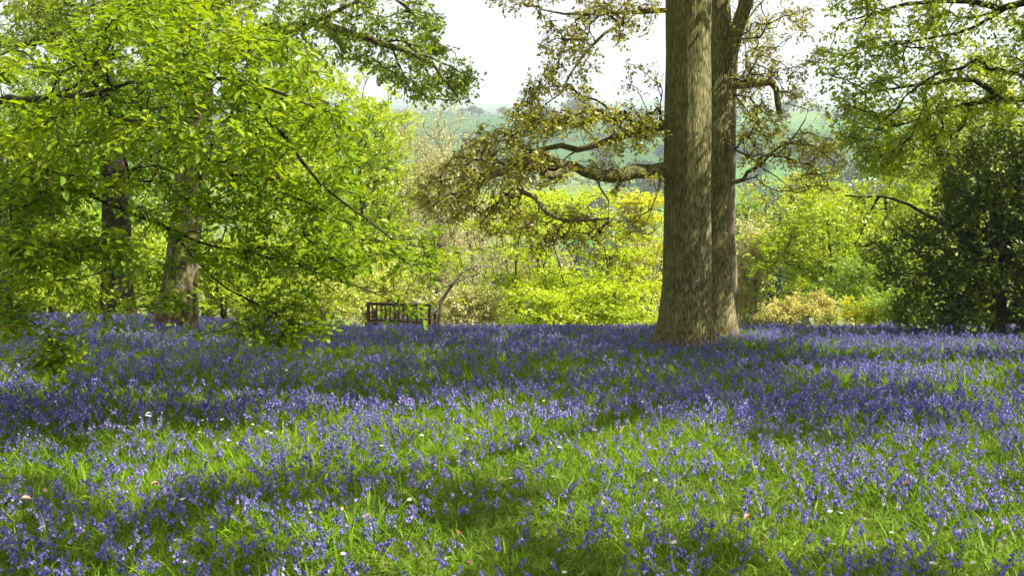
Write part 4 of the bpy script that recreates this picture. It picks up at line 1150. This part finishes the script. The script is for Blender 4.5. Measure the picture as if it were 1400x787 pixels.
gg = Geo()
fv = fbm(GP[:, 0] * .7, GP[:, 1] * .7, 60)
var = np.clip(fv * .8 + rng.normal(.05, .16, n), 0, .93); dry = rng.random(n) < .006; var[dry] = 1
L_ = rng.uniform(.05, .15, n) * np.interp(GP[:, 1], [6, 12, 18], [1, 1.35, 1.5]) * (.75 + .5 * fbm(GP[:, 0] * 2, GP[:, 1] * 2, 61)); lean = np.abs(rng.normal(.55, .38, n)); curve = rng.uniform(.3, 2.0, n)
nr = GP[:, 1] < 10
for k, sg in ((nr, 3), (~nr, 2)):
    broad = np.where(rng.random(int(k.sum())) < .10, 2.0, 1.0)       # strap leaves of the bluebells
    V, Q, vv = blades(int(k.sum()), GP[k], sg, L_[k] * (broad * .3 + .7), broad * np.where(GP[k][:, 1] < 10, rng.uniform(.0025, .007, k.sum()), rng.uniform(.006, .011, k.sum())), lean[k], curve[k], var[k])
    gg.add(V, Q, 0, vv)
tag(gg.build('grass', M['grass']), kind='stuff', label='lush green grass growing between the bluebells', cat='grass')

# ------------------------------------------------------------------ little white flowers, fallen leaves, broad leaved plants
def ground_hit(px, py):
    d = ray(px, py); t = np.linspace(2, 40, 4000); P = EYE + d * t[:, None]
    k = np.argmax(P[:, 2] < zt(P[:, 0], P[:, 1]) + .15)
    return P[k]


M['white'] = leaf_mat('white petal', [(0, (.72, .72, .68)), (1, (.82, .80, .78))], trans=(1, 1, 1), tmix=.3)
M['yolk'] = leaf_mat('yellow centre', [(0, (.6, .42, .04)), (1, (.7, .5, .06))], tmix=.1)
M['drylf'] = leaf_mat('dry leaf', [(0, (.32, .17, .10)), (.6, (.48, .28, .18)), (1, (.55, .22, .2))], trans=(1, 1, 1), tmix=.2)
M['broad'] = leaf_mat('broad leaf', [(0, (.06, .14, .012)), (1, (.12, .22, .03))], tmix=.3, gloss=.012)


def white_flower():
    gs, gh = Geo(), Geo()
    tube(gs, [(0, 0, 0), (.005, 0, .09), (.012, .004, .19)], [.0018, .0015, .0012], 4, 0, .6)
    V, Q = strap(3, .12, .012, 1., .5, 1.); gs.add(V, Q, 1, .5)
    c = np.array([.012, .004, .19])
    for k in range(8):
        a = k * math.pi / 4 + rng.normal(0, .1)
        X = np.array([math.cos(a), math.sin(a), .45]); N = np.array([-math.cos(a) * .5, -math.sin(a) * .5, 1.])
        scatter(gh, leaf_beech(), (c + X * .003)[None], X[None], N[None], .021 * rng.uniform(.9, 1.1), 0, rng.random(1))
    for k in range(3):
        r = .006 * math.cos(k * .6); gh_z = .0035 * k
        th = np.arange(6) / 6 * 6.283
    V = [c + [.0055 * math.cos(t), .0055 * math.sin(t), .003] for t in np.arange(6) / 6 * 6.283] + [c + [.004 * math.cos(t), .004 * math.sin(t), .007] for t in np.arange(6) / 6 * 6.283]
    Q = [[k, (k + 1) % 6, 6 + (k + 1) % 6, 6 + k] for k in range(6)] + [[6, 7, 8, 9], [9, 10, 11, 6]]
    gh.add(V, Q, 1, .5)
    return gs, gh


WF = []
for _ in range(4):
    a_, h_ = white_flower(); o1 = a_.build('white_flower', [M['stem'], M['grass']]); o2 = h_.build('flower_head', [M['white'], M['yolk']])
    WF.append((o1.data, o2.data)); bpy.data.objects.remove(o1); bpy.data.objects.remove(o2)
for px, py in [(190, 569), (199, 571), (205, 566), (194, 574), (208, 570), (70, 579), (45, 579), (277, 577), (270, 587), (312, 578), (340, 580), (365, 590), (369, 591), (427, 566), (465, 583), (380, 505), (393, 508),
               (418, 507), (445, 515), (388, 540), (403, 547), (255, 690), (240, 732), (252, 770), (68, 727), (425, 698), (560, 532), (763, 516), (744, 549), (567, 601), (695, 643), (698, 645), (747, 652), (758, 614),
               (565, 641), (560, 684), (775, 779), (464, 757), (895, 651), (1136, 712), (1145, 712), (1141, 741), (1216, 728), (1277, 782), (1349, 766), (937, 743), (172, 562), (305, 600), (640, 600), (520, 612)]:
    p = ground_hit(px, py + 6); ms, mh = random.choice(WF)
    o = bpy.data.objects.new('white_flower', ms); COL.objects.link(o)
    o.location = (p[0], p[1], float(zt(p[0], p[1]))); o.rotation_euler = (rng.normal(0, .15), rng.normal(0, .15), rng.uniform(0, 6.28)); s = rng.uniform(.5, .78); o.scale = (s, s, s * 1.5)
    tag(o, 'tiny white flower dotted among the bluebells and grass', 'flower', 'white flowers scattered over the lawn')
    h = bpy.data.objects.new('flower_head', mh); COL.objects.link(h); h.parent = o

for px, py in [(500, 697), (628, 722), (640, 762), (1023, 700), (35, 675), (470, 690), (212, 655), (690, 590), (905, 700), (1240, 655), (330, 640), (60, 665)]:
    p = ground_hit(px, py)
    gl = Geo(); V, Q = leaf_beech(); V = V.copy(); V[:, 2] += .25 * np.sin(V[:, 0] * 3) ; gl.add(V * .06 - [.03, 0, 0], Q, 0, rng.random())
    o = gl.build('fallen_leaf', M['drylf']); o.location = (p[0], p[1], float(zt(p[0], p[1])) + .12); o.rotation_euler = (rng.normal(0, .4), rng.normal(0, .4), rng.uniform(0, 6.28))
    tag(o, 'small curled pinkish brown leaf lying on the grass', 'leaf', 'dry leaves fallen on the grass')
for px, py in [(365, 720), (380, 735), (420, 740), (205, 545), (1120, 765), (1330, 770)]:
    p = ground_hit(px, py); root = empty('broad_leaved_plant', (p[0], p[1], float(zt(p[0], p[1]))))
    tag(root, 'low rosette of broad dark green leaves in the grass', 'plant', 'broad leaved weeds in the grass')
    for k in range(6):
        gl = Geo(); a = rng.uniform(0, 6.28); e = rng.uniform(.4, .9)
        X = np.array([math.cos(a), math.sin(a), e]); V, Q = leaf_beech()
        scatter(gl, (V * [1, 1.15, 1], Q), np.array([[0, 0, .02]]), X[None], np.array([[-math.cos(a) * .5, -math.sin(a) * .5, 1.]]), rng.uniform(.06, .10), 0, rng.random(1))
        gl.build('leaf', M['broad'], root)

# ------------------------------------------------------------------ haze
M['haze'], nt, nd, lk = new_mat('haze')
pv = nd.new('ShaderNodeVolumePrincipled'); pv.inputs['Color'].default_value = (.80, .90, 1, 1); pv.inputs['Density'].default_value = .00042; pv.inputs['Anisotropy'].default_value = .2
o_ = nd.new('ShaderNodeOutputMaterial'); lk.new(pv.outputs[0], o_.inputs['Volume'])
g = Geo()
x0, x1, y0, y1, z0, z1 = -3300, 3300, -70, 3700, -75, 110
g.add([(x0, y0, z0), (x1, y0, z0), (x1, y1, z0), (x0, y1, z0), (x0, y0, z1), (x1, y0, z1), (x1, y1, z1), (x0, y1, z1)],
      [[0, 3, 2, 1], [4, 5, 6, 7], [0, 1, 5, 4], [1, 2, 6, 5], [2, 3, 7, 6], [3, 0, 4, 7]])
tag(g.build('haze', M['haze'], smooth=False), kind='stuff')

# ------------------------------------------------------------------ light, sky, camera
wd = bpy.data.worlds.new("World"); SC.world = wd; wd.use_nodes = True
nt = wd.node_tree; nd = nt.nodes; lk = nt.links; nd.clear()
sky = nd.new('ShaderNodeTexSky'); sky.sky_type = 'NISHITA'; sky.sun_disc = False
sky.sun_elevation = SUN_EL; sky.sun_rotation = SUN_AZ; sky.dust_density = 3.0; sky.air_density = 1.0
bgn = nd.new('ShaderNodeBackground'); bgn.inputs[1].default_value = .055
# thin bright cloud over most of the sky
tc = nd.new('ShaderNodeTexCoord'); nz = nd.new('ShaderNodeTexNoise'); nz.inputs['Scale'].default_value = 2.2; nz.inputs['Detail'].default_value = 5
lk.new(tc.outputs['Generated'], nz.inputs['Vector'])
mr = nd.new('ShaderNodeMapRange'); lk.new(nz.outputs[0], mr.inputs[0]); mr.inputs[1].default_value = .35; mr.inputs[2].default_value = .6; mr.inputs[3].default_value = .72; mr.inputs[4].default_value = .97
mx = nd.new('ShaderNodeMix'); mx.data_type = 'RGBA'; lk.new(mr.outputs[0], mx.inputs[0]); lk.new(sky.outputs[0], mx.inputs[6]); mx.inputs[7].default_value = (9.4, 9.4, 9.5, 1)
lk.new(mx.outputs[2], bgn.inputs[0])
wo = nd.new('ShaderNodeOutputWorld'); lk.new(bgn.outputs[0], wo.inputs[0])

sl = bpy.data.lights.new('sun', 'SUN'); sl.energy = 5.0; sl.angle = R(.5); sl.color = (1, .94, .80)
so = bpy.data.objects.new('sun', sl); COL.objects.link(so)
so.rotation_euler = Vector(SUN).to_track_quat('Z', 'Y').to_euler(); so.location = (20, 5, 25)

cd = bpy.data.cameras.new('camera'); cd.sensor_width = 36; cd.lens = 36 * FPX / W0; cd.clip_end = 9000; cd.clip_start = .05
co = bpy.data.objects.new('camera', cd); COL.objects.link(co); co.location = EYE; co.rotation_euler = (R(90) - PITCH, 0, 0)
SC.camera = co
vs = SC.view_settings; vs.view_transform = 'Standard'; vs.look = 'None'; vs.exposure = 1.3; vs.gamma = 1; vs.use_curve_mapping = False
cy = SC.cycles
cy.max_bounces = 6; cy.diffuse_bounces = 3; cy.glossy_bounces = 2; cy.transmission_bounces = 4; cy.transparent_max_bounces = 6; cy.volume_bounces = 0
cy.sample_clamp_indirect = 6
cy.use_denoising = True; cy.denoising_prefilter = 'ACCURATE'
